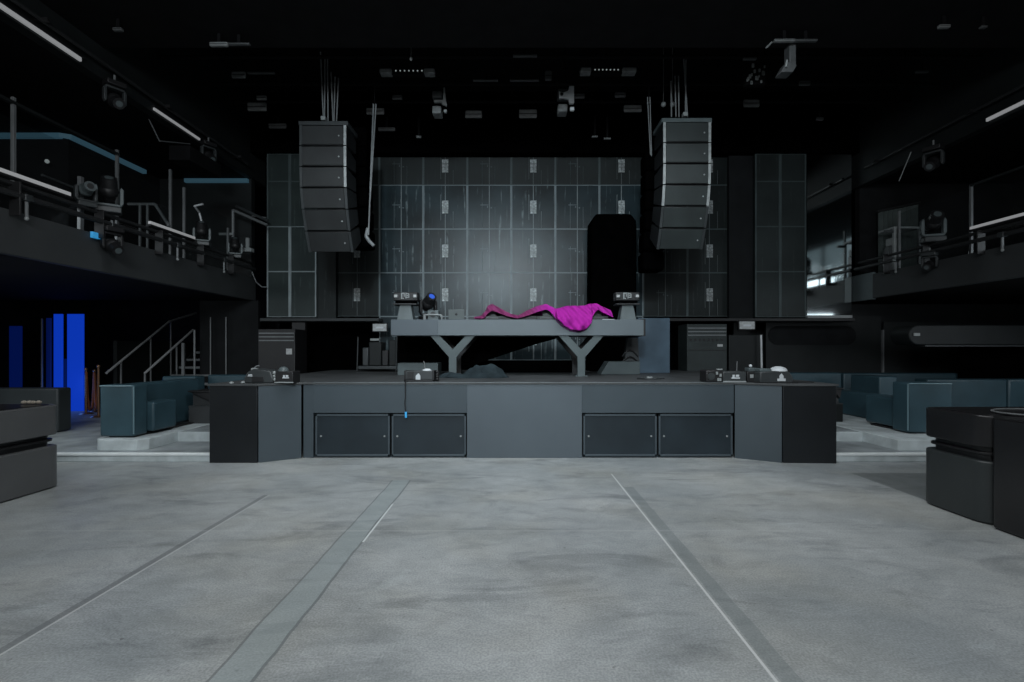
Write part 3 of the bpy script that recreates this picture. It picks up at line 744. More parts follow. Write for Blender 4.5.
# left podium
Y = 7.0
t = thing('lying_moving_light', 'grey moving light lying on the left podium', 'moving light', (xa(263, Y), Y, DT))
b = MB().prism_xz([(-.20, .0), (.17, .0), (.19, .06), (.15, .17), (-.08, .20), (-.17, .15), (-.21, .07)], -.10, .14).build('body', 'gear', t, bevel=.02, seg=3)
MB().box(-.10, .06, -.108, -.098, .02, .09).build('front_recess', 'black', b, bevel=.01)
MB().tube([(-.17, .0, .13), (-.13, .0, .19), (-.09, .0, .23), (-.05, .0, .235)], .010).build('handle', 'steel_dim', t)
MB().box(-.14, -.06, -.06, .02, .17, .205).build('top_cap', 'pale', t, bevel=.01)
for k, z in enumerate((.03, .075, .12)): MB().ball((.185, -.06, z+.02), .026).build('knob', 'pale', t)
emblem(t, -.12, -.105, .11, .7)
t = thing('stage_light_base', 'black box light base with a white mark beside the lying light, left podium', 'stage light', (xa(286.5, Y), Y+.02, DT))
MB().box(-.115, .125, -.11, .13, 0, .16).build('case', 'black', t, bevel=.01)
MB().box(-.12, .13, -.125, -.10, .005, .02).build('front_lip', 'pale', t, bevel=.003)
half_dome(MB(), (-.05, 0, .155), .07).build('lens_dome', 'gearl', t)
emblem(t, .03, -.11, .09, 1., 0)
for i, px in enumerate((231.5, 240)):
    o = half_dome(MB(), (0, 0, 0), .03, 1, .8).build('edge_puck', 'pale'); o.location = (xa(px, 6.95), 6.95+.08*i, DT); tag(o, ['small pale puck at the front edge of the left podium', 'small pale puck set back on the left podium'][i], 'puck')
# centre-left lamp
Y = 7.35
t = thing('stage_flood_lamp', 'low grey lamp box with a white tag at the stage edge before the table', 'stage light', (xa(420.5, Y), Y, DT))
b = MB().box(-.21, .20, -.09, .12, .03, .155).build('case', 'gear', t, bevel=.008)
fr = MB(); fr.box(-.215, -.19, -.10, .13, 0, .16); fr.box(.185, .21, -.10, .13, 0, .16); fr.box(-.215, .21, -.10, -.08, 0, .03); fr.build('mount_frame', 'black', t, bevel=.004)
MB().prism_xz([(-.05, .03), (.015, .03), (.015, .085), (0, .11), (-.012, .12), (-.024, .11), (-.05, .085)], -.10, -.09).build('paper_tag', 'white', b)
MB().box(-.17, -.08, -.096, -.088, .04, .14).build('louvre', 'black', b)
half_dome(MB(), (.09, .02, .15), .07, 1, .5).build('lens_cap', 'white', t)
MB().tube([(.06, .02, .17), (.055, .02, .26), (.04, .02, .29)], .007).build('cable_stub', 'steel_dim', t)
c = MB()
for k in range(4): c.ball((.24, 0, .03+.035*k), .03)
c.build('cable_bunch', 'black', t)
# right cluster
Y = 7.22
t = thing('stage_projector', 'black and grey projector with white mark, leftmost on the right podium', 'stage light', (xa(722, Y), Y, DT))
b = MB().box(-.27, -.03, -.12, .14, 0, .17).build('rear_case', 'black', t, bevel=.02)
MB().box(-.03, .30, -.10, .14, .01, .15).build('front_case', 'gear', t, bevel=.015)
MB().box(-.03, .29, -.12, .0, .0, .02).build('base_lip', 'pale', t, bevel=.003)
MB().cyl((-.2, -.12, .085), (-.2, -.135, .085), .05, n=14).build('lens_ring', 'gear', b)
for (xx, zz_) in ((-.10, .04), (-.07, .10), (-.075, .04), (-.12, .13)): MB().box(xx-.014, xx+.014, -.128, -.118, zz_-.02, zz_+.02).build('connector', 'pale', b)
MB().box(-.07, .0, -.03, .05, .165, .185).build('top_cap', 'pale', t, bevel=.008)
emblem(t, .15, -.10, .08, 1.3, 0)
MB().cyl((.23, .05, .14), (.235, .05, .29), .006, n=6).build('antenna', 'steel_dim', t)
Y = 7.2
t = thing('control_box', 'small black box with a pale lid between the two right podium lights', 'box', (xa(750.5, Y), Y, DT))
MB().box(-.08, .075, -.07, .10, 0, .15).build('case', 'black', t, bevel=.008)
MB().box(-.05, .065, -.06, .08, .15, .20).build('lid', 'gearl', t, bevel=.008)
MB().ball((.01, .02, .225), .022).build('knob', 'white', t); MB().box(-.04, .01, -.076, -.068, .06, .11).build('dial', 'pale', t, bevel=.004)
Y = 7.08
t = thing('dome_light', 'grey light with a white domed top and white mark, rightmost on the right podium', 'stage light', (xa(774, Y), Y, DT))
MB().prism_xz([(-.25, 0), (.20, 0), (.20, .08), (.15, .155), (-.06, .165), (-.25, .15)], -.12, .14).build('case', 'gear', t, bevel=.015)
MB().box(-.27, .26, -.14, .15, 0, .012).build('base_plate', 'black', t)
MB().box(-.24, -.08, -.1, .12, .15, .195).build('side_block', 'leg', t, bevel=.01)
half_dome(MB(), (.06, 0, .16), .12, .95, .55).build('dome', 'white', t)
emblem(t, .04, -.12, .07, 1.4, 1)
MB().box(xa(790, 7.1)-xa(774, 7.08), xa(812, 7.1)-xa(774, 7.08), -.03, .05, .0, .012).build('cable_tail', 'black', t)

# ------------------------------------------------------------------ racks and gear below the LED towers
def rack(pl, pr, pt, Y, zb_, lab, mside='gear', shelves=2, mark=None):
    x0, x1 = xa(pl, Y), xa(pr, Y); z1 = za(pt, Y)
    t = thing('amplifier_rack', lab, 'rack', ((x0+x1)/2, Y, zb_)); h = z1-zb_; w = (x1-x0)/2
    MB().box(-w, w, 0, .6, 0, h).build('cabinet', mside, t, bevel=.01)
    s = MB()
    for k in range(shelves): s.box(-w+.02, w-.02, -.012, 0, h-.10-.075*k, h-.075-.075*k)
    s.build('slats', 'steel_dim', t)
    if mark: MB().box(mark-.04, mark+.05, -.01, 0, h*.5-.03, h*.5+.05).build('rack_label', 'sign', t)
    return t, h, w
rack(258, 295, 329, 10.6, 0, 'black equipment rack with slatted top under the left LED tower', 'black', 3, None)
o = MB().box(-.06, .06, -.01, 0, -.06, .06).build('sticker', 'sign'); o.location = (xa(289, 10.58), 10.59, za(351.5, 10.6)); tag(o, 'square white sticker on the front of the left rack', 'sticker')
t, h, w = rack(687, 727, 324, 10.9, DT, 'dark grey two-part rack with a vent row, right of the blue-grey box', 'speaker_g', 3, None)
v = MB()
for k in range(8): v.box(-w+.06+k*.095, -w+.10+k*.095, -.012, 0, h-.36, h-.31)
v.build('vent_row', 'black', t); MB().box(-w+.01, w-.01, -.01, 0, h*.44, h*.455).build('door_gap', 'black', t); MB().box(.22, .33, -.012, 0, h*.52, h*.57).build('rack_label', 'sign', t)
o = MB().box(xa(729, 11.0), xa(763, 11.0), 11.0, 11.1, 0.255, za(335, 11)).build('door_leaf', 'wall_panel', bevel=.01); tag(o, 'dark grey door leaf right of the two-part rack', 'door')
o = MB().cyl((xa(762.5, 10.9), 10.9, .255), (xa(761, 10.9), 10.9, za(335, 10.9)), .022, n=10).build('steel_pole', 'steel'); tag(o, 'thin bright steel pole right of the dark door leaf', 'pole')
def sign(pl, pr, pt, pb, Y, lab):
    t = thing('lit_sign_box', lab, 'sign', (xa((pl+pr)/2, Y), Y, za(pb, Y))); w = (xa(pr, Y)-xa(pl, Y))/2; h = za(pt, Y)-za(pb, Y)
    MB().box(-w-.02, w+.02, 0, .08, -.02, h+.02).build('housing', 'black', t, bevel=.005)
    f = MB().box(-w, w, -.006, 0, 0, h).build('face', 'sign', t)
    MB().box(-w*.5, w*.55, -.009, -.006, h*.36, h*.62).build('face_mark', 'white', f)
sign(373, 386.5, 324, 331, 11.15, 'small blurred pale sign box left of the DJ table')
sign(739.5, 754.5, 321.5, 329, 11.0, 'small pale sign box above the dark door leaf on the right')
t = thing('wall_switch', 'pair of pale square switches right of the left rack', 'switch', (xa(300.5, 11.2), 11.2, za(340, 11.2)))
MB().box(-.05, .0, -.01, .01, -.06, .06).build('switch_plate', 'pale', t); MB().box(.01, .06, -.01, .01, -.06, .06).build('switch_plate', 'pale', t)
o = MB().box(xa(294, 11.3), xa(307, 11.3), 11.2, 11.3, 0, 2.1).build('door_post', 'black'); tag(o, 'black post with switches right of the left rack', 'post')
# chair-like equipment frame left of table
Y = 10.6
t = thing('flight_case_stack', 'dark stack of stage gear with a steel base left of the DJ table', 'equipment stack', (xa(376, Y), Y, DT))
MB().box(xa(358, Y)-xa(376, Y), xa(397, Y)-xa(376, Y), 0, .5, .05, .12).build('base_shelf', 'gear', t, bevel=.01)
for px in (357, 396): MB().cyl((xa(px, Y)-xa(376, Y), 0, 0), (xa(px+1, Y)-xa(376, Y), 0, .72), .012, n=8).build('upright', 'gear', t)
for (a, b_, z0, z1, mm) in ((362, 368, .12, .5, 'gear'), (368.5, 381, .12, .62, 'wall_panel'), (381.5, 388, .12, .45, 'black'), (388.5, 396, .12, .66, 'wall_panel')):
    MB().box(xa(a, Y)-xa(376, Y), xa(b_, Y)-xa(376, Y), .02, .4, z0, z1).build('case', mm, t, bevel=.02)
MB().box(xa(370, Y)-xa(376, Y), xa(379, Y)-xa(376, Y), 0, .1, .64, .69).build('top_light', 'pale', t, bevel=.01)

# dark rounded niche wall on the right under the tower
def stadium(x0, x1, z0, z1, n=8):
    r = (z1-z0)/2; c = (z0+z1)/2; pts = []
    for i in range(n+1):
        a = -math.pi/2+math.pi*i/n; pts.append((x1-r+r*math.cos(a), c+r*math.sin(a)))
    for i in range(n+1):
        a = math.pi/2+math.pi*i/n; pts.append((x0+r+r*math.cos(a), c+r*math.sin(a)))
    return pts
Y = 11.9
t = thing('niche_panel', 'dark wall panel with a long rounded recess under the right tower', 'wall panel', (7, Y, 0))
MB().box(xa(766, Y), xa(881, Y), Y, Y+.06, 0, za(316, Y)).build('panel_board', 'wall_panel', t, world=True)
MB().prism_xz(stadium(xa(768, Y), xa(856, Y), za(345, Y), za(326, Y)), Y-.012, Y).build('recess', 'wall', t, world=True)
o = MB().box(xa(881.5, Y), xa(883, Y), Y-.04, Y+.02, .26, za(330, Y)).build('panel_edge_strip', 'steel_dim'); tag(o, 'thin vertical metal strip on the dark wall below the right balcony', 'strip')
o = MB().box(xa(883.5, Y), 13.5, Y, Y+.05, 0, za(322, Y)).build('wall_board', 'wall_panel'); tag(o, 'broad dark board covering the wall behind the right sofas', 'wall panel')
Y = 9.6
t = thing('hanging_duct', 'dark rounded bulkhead with a steel cap hanging below the right balcony', 'duct', (10, Y, za(345, Y)))
MB().prism_xz(stadium(xa(909, Y), xa(1130, Y), za(345, Y), za(325, Y)), Y, Y+.5).build('bulkhead', 'wall_panel', t, world=True, bevel=.02)
MB().box(xa(913, Y), xa(919, Y), Y-.03, Y, za(336, Y), za(333, Y)).build('small_spotlight', 'pale', t, world=True, bevel=.005)
MB().box(xa(925, Y), xa(1130, Y), Y-.01, Y+.4, za(346.5, Y), za(345.3, Y)).build('lower_lip', 'gear', t, world=True)
o = MB().box(xa(960, 10.5), xa(1100, 10.5), 10.5, 10.55, .9, za(345, 10.5)).build('doorway_screen', 'blackcloth'); tag(o, 'black screen behind the right sofas under the bulkhead', 'screen')

# ------------------------------------------------------------------ stair under left balcony
X0, X1 = -7.62, -6.62
t = thing('staircase', 'dark steel staircase with handrails under the left balcony', 'staircase', (-7.1, 10.6, 0))
PS = dict(parent=t, world=True)
for k in range(1, 14):
    y = 10.0+.28*k; z = .17*k+.1
    s = MB().box(X0, X1, y, y+.30, z-.05, z).build('tread', 'leg', **PS)
    MB().box(X0, X1, y-.012, y+.008, z-.035, z+.005).build('nosing', 'steel_dim', s, world=True)
for xx in (X0-.04, X1): MB().prism_yz([(10.1, 0.1), (10.4, .1), (14.0, 2.25), (14.0, 2.5), (13.9, 2.5)], xx, xx+.04).build('stringer', 'wall_panel', **PS)
def rail(pts, posts, r=.024):
    o = MB().tube(pts, r, n=10)
    for p in pts[1:-1]: o.ball(p, r*1.02)
    o.build('handrail', 'steel', **PS)
    for a, b_ in posts: MB().cyl(a, b_, .02, n=8).build('post', 'steel_dim', **PS)
XB = -8.42
rail([(XB, 10.6, 1.02), (XB, 12.55, 2.20), (XB, 13.6, 2.48)], [((XB, 11.0, .1), (XB, 11.0, 1.26)), ((XB, 11.9, .1), (XB, 11.9, 1.78)), ((XB, 12.6, .1), (XB, 12.6, 2.2))])
rail([(-7.62, 10.6, 1.02), (-7.62, 12.2, 1.98)], [((-7.62, 10.6, .1), (-7.62, 10.6, 1.02)), ((-7.62, 11.6, .3), (-7.62, 11.6, 1.6))])
MB().cyl((xa(194.5, 10.7), 10.7, 0), (xa(194.5, 10.7), 10.7, za(330, 10.7)), .02, n=8).build('newel_post', 'steel_dim', **PS)
MB().box(xa(182, 11.0), xa(184.5, 11.0), 10.98, 11.02, .5, 1.65).build('newel_post', 'steel_dim', **PS)
o = MB().box(xa(197, 11.3), xa(256, 11.3), 11.4, 11.5, 0, 2.6).build('dark_partition', 'wall'); tag(o, 'black partition between the staircase and the left rack', 'partition')
for i, px in enumerate((210.5, 226)):
    o = MB().cyl((xa(px, 11.25), 11.25, 0), (xa(px, 11.25), 11.25, za(317, 11.25)), .014, n=8).build('thin_pole', 'steel_dim'); tag(o, ['thin steel pole just right of the staircase', 'thin steel pole midway between staircase and left rack'][i], 'pole')
o = MB().box(-8.55, -8.47, 10.95, 13.6, .1, 1.7).build('stair_side_screen', 'wall_panel'); tag(o, 'dark screen along the left side of the staircase', 'screen')

# blue lit doors
def lit(pl, pr, pt, pb, Y, m, lab):
    o = MB().box(xa(pl, Y), xa(pr, Y), Y, Y+.04, max(.115, za(pb, Y)), za(pt, Y)).build('lit_door_panel', m, bevel=.005); tag(o, lab, 'lit panel')
lit(67, 83, 314, 415, 11.6, 'blue', 'widest bright blue lit door panel, nearest the rope posts')
lit(53.5, 62, 314, 415, 11.6, 'blue', 'narrow bright blue lit panel left of the widest one')
lit(46, 50.5, 318, 415, 11.6, 'blue2', 'thin dark blue lit strip, left of the narrow bright panel')
lit(9, 21, 326, 415, 11.9, 'blue2', 'dim blue lit panel at the far left edge of the room')
o = MB().box(xa(64, 11.62), xa(66, 11.62), 11.62, 11.66, .2, 1.3).build('lit_door_panel', 'blue2'); tag(o, 'thin blue sliver between the two bright blue panels', 'lit panel')
o = MB().cyl((xa(42, 11.4), 11.4, .115), (xa(42, 11.4), 11.4, 2.2), .02, n=8).build('door_frame_post', 'steel_dim'); tag(o, 'thin pale post left of the blue panels', 'post')

# rope stanchions
def stanchion(px, Y, h, lab):
    t = thing('rope_stanchion', lab, 'stanchion', (xa(px, Y), Y, .115), 0, 'brass rope stanchions')
    MB().cyl((0, 0, 0), (0, 0, .03), .14, .10, n=20).build('base', 'brass', t)
    MB().cyl((0, 0, .03), (0, 0, h-.06), .022, n=10).build('pole', 'brass', t)
    MB().ball((0, 0, h-.03), .035).build('finial', 'brass', t)
stanchion(86, 11.1, 1.0, 'brass rope stanchion nearest the blue lit panels')
stanchion(94.5, 11.5, .95, 'middle one of the three brass rope stanchions')
stanchion(98.5, 10.6, 1.08, 'brass rope stanchion nearest the teal sofa')
a, b_ = Vector((xa(86.3, 11.1), 11.1, 1.02)), Vector((xa(94.3, 11.5), 11.5, 1.0))
pts = []
for k in range(17):
    u = k/16; p = a.lerp(b_, u); p.z -= .82*(1-(abs(2*u-1))**3.2); p.x += .05*math.sin(u*math.pi*2)*0; pts.append(p)
o = MB().tube(pts, .026, n=10).build('stanchion_rope', 'rope'); tag(o, 'copper coloured velvet rope sagging between two brass posts', 'rope')
a, b_ = Vector((xa(98.3, 10.6), 10.6, 1.0)), Vector((xa(94.6, 11.5), 11.5, .98))
o = MB().tube([a.lerp(b_, k/12)-Vector((0, 0, .75*(1-abs(2*k/12-1)**3))) for k in range(13)], .022, n=10).build('stanchion_rope', 'rope'); tag(o, 'copper velvet rope behind the teal sofa corner', 'rope')

# ------------------------------------------------------------------ sofas
def sofa(name, lab, parts, mats='leather', piping=None, group=None, loc=None):
    p0 = parts[0][1]
    t = thing(name, lab, 'sofa', loc or ((p0[0]+p0[1])/2, (p0[2]+p0[3])/2, p0[4]), 0, group)
    for nm, q in parts:
        m = mats if len(q) < 7 else q[6]
        MB().box(*q[:6]).build(nm, m, t, world=True, bevel=.03 if 'plinth' not in nm else .004, seg=3)
    for (a, b_) in piping or []:
        MB().cyl(a, b_, .010, n=8).build('piping', 'piping', t, world=True)
    return t
zs = .265
# left corner sofa (back to camera)
sofa('booth_sofa', 'dark teal leather sofa end with its back to the room, on the pale left plinth',
     [('backrest', (-5.80, -5.32, 7.18, 7.46, zs+.02, 1.01)), ('side_back', (-5.80, -5.55, 7.47, 9.05, zs+.02, 1.0)), ('seat', (-5.54, -5.24, 7.47, 7.98, zs+.05, .74)), ('plinth', (-5.72, -5.36, 7.25, 9.0, zs, zs+.03, 'black'))],
     piping=[((-5.315, 7.175, .32), (-5.315, 7.175, .99)), ((-5.79, 7.175, .995), (-5.33, 7.175, .995))])
sofa('booth_bench', 'long teal leather bench back behind the sofa end, below the staircase',
     [('backrest', (-6.55, -5.92, 9.55, 9.85, zs-.0, 1.01)), ('backrest', (-5.91, -4.12, 9.9, 10.15, .27, 1.02)), ('seat', (-6.5, -6.0, 9.1, 9.54, zs+.0, .7))])
sofa('booth_sofa', 'grey leather sofa behind the left counter, before the blue panels',
     [('backrest', (-9.6, -7.60, 8.55, 8.82, .13, .86)), ('seat', (-9.6, -8.15, 8.83, 9.3, .13, .55))], mats='leather_g')
o = MB(); 
def pedestal(pl, pr, pt, Y, zb_, lab):
    x0, x1 = xa(pl, Y), xa(pr, Y); z1 = za(pt, Y)
    t = thing('side_table', lab, 'side table', ((x0+x1)/2, Y, zb_)); w = (x1-x0)/2; h = z1-zb_
    MB().box(-w, w, 0, .45, 0, h*.55).build('lower_box', 'wall_panel' if pr > 500 else 'fascia', t, bevel=.006)
    MB().prism_xz([(-w, h*.55), (w, h*.55), (w, h), (-w, h)], .12, .45).build('upper_box', 'fascia', t)
    MB().box(-w, w, -.005, .45, h*.54, h*.57).build('shelf', 'gear', t)
    MB().box(-w-.01, w+.01, -.01, .46, h, h+.02).build('table_top', 'black', t, bevel=.004)
    MB().prism_xz([(-w, h), (w*.9, h), (w*.6, h*.72)], .02, .12).build('cover_flap', 'black', t)
pedestal(188.5, 214, 392, 8.6, .255, 'small boxy grey side table tucked beside the left podium')
pedestal(833, 843, 389, 8.8, .255, 'small dark side table tucked beside the right podium')
# right side
sofa('booth_sofa', 'blue teal leather sofa end with its back to the room, on the pale right plinth',
     [('backrest', (5.80, 6.46, 7.52, 7.84, zs+.02, 1.02)), ('seat', (5.86, 6.5, 7.85, 8.52, zs+.05, .76)), ('plinth', (5.9, 6.4, 7.6, 8.45, zs, zs+.03, 'black'))],
     piping=[((5.795, 7.515, .32), (5.795, 7.515, 1.0)), ((5.81, 7.515, 1.005), (6.44, 7.515, 1.005))])
sofa('booth_bench', 'blue leather bench running back from the right sofa end',
     [('backrest', (6.62, 6.95, 9.25, 10.05, zs, 1.02)), ('seat', (6.34, 6.61, 9.0, 10.05, zs, .72))])
sofa('booth_bench', 'long pale blue leather bench back behind the right podium',
     [('backrest', (4.45, xa(842, 10.6), 10.6, 10.85, zs, 1.03)), ('seat', (4.45, xa(838, 10.3), 10.1, 10.58, zs, .66))])
sofa('booth_bench', 'dark teal bench back along the wall right of the right sofa end',
     [('backrest', (xa(843.5, 10.6), 9.8, 10.6, 10.9, .12, 1.02)), ('backrest', (7.2, xa(1002, 9.0), 8.9, 9.2, .12, .99)), ('backrest', (xa(1003, 9.0), 11.5, 8.9, 9.2, .12, .99))], mats='leather_d')

# ------------------------------------------------------------------ counters in the foreground
def rounded_rect(x0, x1, y0, y1, r, n=6):
    pts = []
    for cx, cy, a0 in ((x1-r, y0+r, -90), (x1-r, y1-r, 0), (x0+r, y1-r, 90), (x0+r, y0+r, 180)):
        for i in range(n+1):
            a = R(a0+90*i/n); pts.append((cx+r*math.cos(a), cy+r*math.sin(a)))
    return pts
def counter(x0, x1, y0, y1, h, zg0, zg1, lab, mbody, mtop, r=.12):
    t = thing('cocktail_counter', lab, 'counter', ((x0+x1)/2, (y0+y1)/2, 0))
    MB().prism_xy(rounded_rect(x0, x1, y0, y1, r), .01, zg0).build('lower_body', mbody, t, world=True, bevel=.012)
    MB().prism_xy(rounded_rect(x0+.07, x1-.07, y0+.07, y1-.07, r*.6), zg0, zg1).build('groove', 'bar_gloss', t, world=True)
    MB().prism_xy(rounded_rect(x0+.035, x1-.035, y0+.035, y1-.035, r*.8), zg0+(zg1-zg0)*.40, zg0+(zg1-zg0)*.62).build('groove_band', 'bar_gloss', t, world=True, bevel=.006)
    MB().prism_xy(rounded_rect(x0, x1, y0, y1, r), zg1, h).build('upper_body', mtop, t, world=True, bevel=.012)
    MB().prism_xy(rounded_rect(x0+.06, x1-.06, y0+.06, y1-.06, r*.7), h, h+.006).build('counter_top', 'bar_gloss', t, world=True)
    MB().prism_xy(rounded_rect(x0+.03, x1-.03, y0+.03, y1-.03, r*.8), 0, .012).build('plinth', 'black', t, world=True)
    return t
counter(-6.3, -4.99, 4.2, 5.69, .90, .46, .58, 'grooved dark counter with rounded corners at the left foreground', 'bar_body', 'bar_body', .14)
counter(4.03, 5.2, 4.34, 5.10, .935, .54, .66, 'grooved black counter in the right foreground, the farther of two', 'bar_body_d', 'bar_gloss', .16)
t = thing('cocktail_counter', 'plain tall black counter at the right foreground edge, the nearer of two', 'counter', (4.6, 3.8, 0))
MB().prism_xy(rounded_rect(4.03, 5.2, 3.2, 4.325, .05), .012, .925).build('body', 'bar_gloss', t, world=True, bevel=.01)
MB().prism_xy(rounded_rect(4.06, 5.17, 3.23, 4.30, .04), 0, .013).build('plinth', 'black', t, world=True)
MB().prism_xy(rounded_rect(4.03, 5.2, 3.2, 4.325, .05), .925, .94).build('counter_top', 'bar_gloss', t, world=True, bevel=.006)
# oval tray on the black counter
t = thing('oval_tray', 'shallow black oval tray with a pale rim on the right counters', 'tray', (4.60, 4.42, .942))
n = 40; rim = []
pts = [(.38*math.cos(2*math.pi*i/n), .30*math.sin(2*math.pi*i/n), .016) for i in range(n+1)]
MB().tube(pts, .007, n=6).build('rim', 'steel_dim', t)
m = MB(); m.add([(p[0], p[1], .0) for p in pts[:-1]]+[(p[0], p[1], .012) for p in pts[:-1]], [tuple(range(n-1, -1, -1)), tuple(range(n, 2*n))]+[(i, (i+1) % n, (i+1) % n+n, i+n) for i in range(n)]); m.build('dish', 'bar_gloss', t)
o = MB()
for k in range(4): o.ball((-.08+.05*k, .01*(k % 2), .02), .028, 1.1, .8, .7)
o = o.build('crumpled_napkins', mat('beige tissue', (.26, .23, .19), .9)); o.location = (xa(31.5, 5.6), 5.6, .908); tag(o, 'small crumpled beige tissue on the left counter', 'tissue')

# ------------------------------------------------------------------ balconies: rails, glass, gear
def balcony(side):
    s = -1 if side == 'left' else 1; X = LX if s < 0 else RX; g = X+s*.27
    t = thing('glass_balustrade', 'smoked glass balustrade with steel posts on the %s balcony' % side, 'balustrade', (g, 5, 2.9))
    posts = [4.4, 6.22, 7.85, 9.07, 9.45, 10.9] if s < 0 else [3.5, 5.3, 7.0, 8.85, 10.5]
    tops = [4.57, 4.57, 4.57, 4.70, 4.5, 4.1] if s < 0 else [4.35]*5
    for y, zt_ in zip(posts, tops): MB().box(g-.02, g+.02, y-.02, y+.02, 2.9, zt_).build('post', 'steel_dim', t, world=True, bevel=.004)
    for a, b_ in zip(posts[:-1], posts[1:]):
        if b_-a > .6: MB().box(g-.006, g+.006, a+.05, b_-.05, 3.0, 4.3).build('glass_panel', 'glass', t, world=True)
    MB().box(g-.03, g+.03, posts[0], posts[2] if s < 0 else posts[3], 4.32+.16*(s < 0), 4.36+.16*(s < 0)).build('top_rail', 'wall_panel', t, world=True, bevel=.004)
    # hanging pipe outside of fascia
    p = thing('rigging_pipe', 'long black rigging pipe clamped along the %s balcony front' % side, 'pipe', (X-s*.10, 5, 3.25))
    MB().cyl((X-s*.10, -2, 3.28), (X-s*.10, 11.3, 3.28), .035, n=10).build('pipe', 'truss', p, world=True)
    MB().cyl((X-s*.02, -2, 3.42), (X-s*.02, 11.3, 3.42), .028, n=10).build('pipe', 'truss', p, world=True)
    for y in (4.5, 5.9, 7.1, 8.3, 9.4, 10.4): MB().box(X-s*.0, X-s*.13, y-.012, y+.012, 3.05, 3.44).build('bracket', 'black', p, world=True, bevel=.005)
    return t
balcony('left'); balcony('right')
def barlamp(x, z, y0, y1, lab, w=.045, dz=.05):
    t = thing('linear_light', lab, 'light bar', (x, (y0+y1)/2, z))
    MB().box(x-w/2, x+w/2, y0, y1, z, z+dz).build('diffuser', 'barlamp', t, world=True)
    MB().box(x-w/2-.01, x+w/2+.01, y0-.02, y1+.02, z-.03 if z < 4 else z+dz, z if z < 4 else z+dz+.03).build('housing', 'black', t, world=True)
barlamp(LX+.02, 3.50, 3.2, 6.67, 'grey linear lamp on the left balcony edge, the nearer one')
barlamp(LX+.02, 3.50, 8.14, 9.28, 'short grey linear lamp on the left balcony edge, the farther one')
barlamp(RX-.02, 3.50, 4.0, 8.53, 'grey linear lamp on the right balcony edge')
barlamp(LX+.01, 5.36, 3.6, 6.85, 'nearer grey linear lamp high on the left upper wall', .04, .05)
barlamp(LX+.01, 5.37, 8.25, 9.45, 'farther grey linear lamp high on the left upper wall', .035, .035)
barlamp(RX-.01, 5.18, 5.0, 8.25, 'grey linear lamp high on the right upper wall', .04, .05)
# coves
t = thing('cove_light', 'blue cove light bending round the left balcony ceiling', 'cove light', (-8, 9.0, 5.24))
zc = 5.25
MB().box(-10.5, -8.0, 9.02, 9.10, zc, zc+.08).build('diffuser', 'cove', t, world=True)
MB().prism_xy([(-8.0, 9.02), (-7.85, 9.1), (-7.80, 10.9), (-7.88, 10.9), (-7.9, 9.12)], zc, zc+.08).build('diffuser', 'cove', t, world=True)
o = MB().box(-7.3, -5.9, 11.36, 11.44, 5.23, 5.31).build('cove_light', 'cove'); tag(o, 'straight blue cove light at the end of the left balcony', 'cove light')
o = MB().ball((-8.1, 8.9, 4.78), .035).build('ceiling_spot', 'spark'); o.location = (0, 0, 0)
tag(o, 'tiny bright spot lamp on the left balcony wall', 'spot lamp')
for nm, X, z in (('left', LX+.09, 5.50), ('right', RX-.09, 5.42)):
    t = thing('rigging_pipe', 'black pipe carrying lights high on the %s upper wall' % nm, 'pipe', (X, 7, z))
    MB().cyl((X, 3, z), (X, 11, z), .025, n=8).build('pipe', 'truss', t, world=True)
    for y in (4, 6.2, 8.4, 10.6): MB().box(X-.09, X+.09, y-.02, y+.02, z-.02, z+.02).build('bracket', 'black', t, world=True)
# gear on left balcony
Y = 7.3
moving_head('moving_head_light', (LX+.0, 7.35, 3.46), 'large grey moving light on the left balcony edge, tilted open', .98, R(38), tilt=-55, mb='gear', mh='black', my='gearl')
moving_head('moving_head_light', (LX+.0, 6.95, 3.44), 'grey moving light beside the large one on the left balcony', .72, R(60), tilt=-10, mh='gearl', my='gear', lensm='black')
moving_head('moving_head_light', (LX+.0, 9.55, 3.44), 'moving light at the far end of the left balcony edge', .85, R(25), tilt=-60, mh='black', my='gearl')
moving_head('moving_head_light', (LX+.05, 10.6, 3.40), 'small moving light near the left LED tower on the balcony', .8, R(25), tilt=-60, my='gearl')
moving_head('moving_head_light', (LX+.12, 7.25, 3.24), 'black moving light hanging below the left balcony pipe', .8, R(70), hang=True, tilt=30, mb='black', my='black')
moving_head('moving_head_light', (RX-.02, 9.3, 3.45), 'moving light standing on the right balcony edge', 1.1, R(-20), tilt=-30, my='gearl')
moving_head('moving_head_light', (RX-.12, 9.25, 3.26), 'moving light hanging under the right balcony pipe', .7, R(-60), hang=True, tilt=20, my='gear')
moving_head('moving_head_light', (LX+.12, 7.3, 5.32), 'moving light hanging high on the left upper wall, the nearer one', .8, R(60), hang=True, tilt=30, mb='black', my='gear')
moving_head('moving_head_light', (LX+.09, 9.6, 5.39), 'moving light hanging high on the left upper wall, the farther one', .8, R(60), hang=True, tilt=30, mb='black', my='gear')
moving_head('moving_head_light', (RX-.22, 9.05, 5.10), 'moving light hanging high on the right upper wall', .9, R(-60), hang=True, tilt=30, mb='black', my='gear')
t = thing('fixture_hook', 'bent steel hook rising from the far left balcony light', 'hook', (LX, 9.55, 3.9))
MB().tube([(LX, 9.55, 3.86), (LX-.02, 9.5, 4.05), at(194.5, 206, 9.3), at(203, 204, 9.3)], .018).build('rod', 'steel', t, world=True)
o = MB().box(LX+.02, LX+.06, 7.0, 7.12, 3.04, 3.12).build('blue_tape', 'lblue'); tag(o, 'scrap of bright blue tape under the left balcony lights', 'tape')
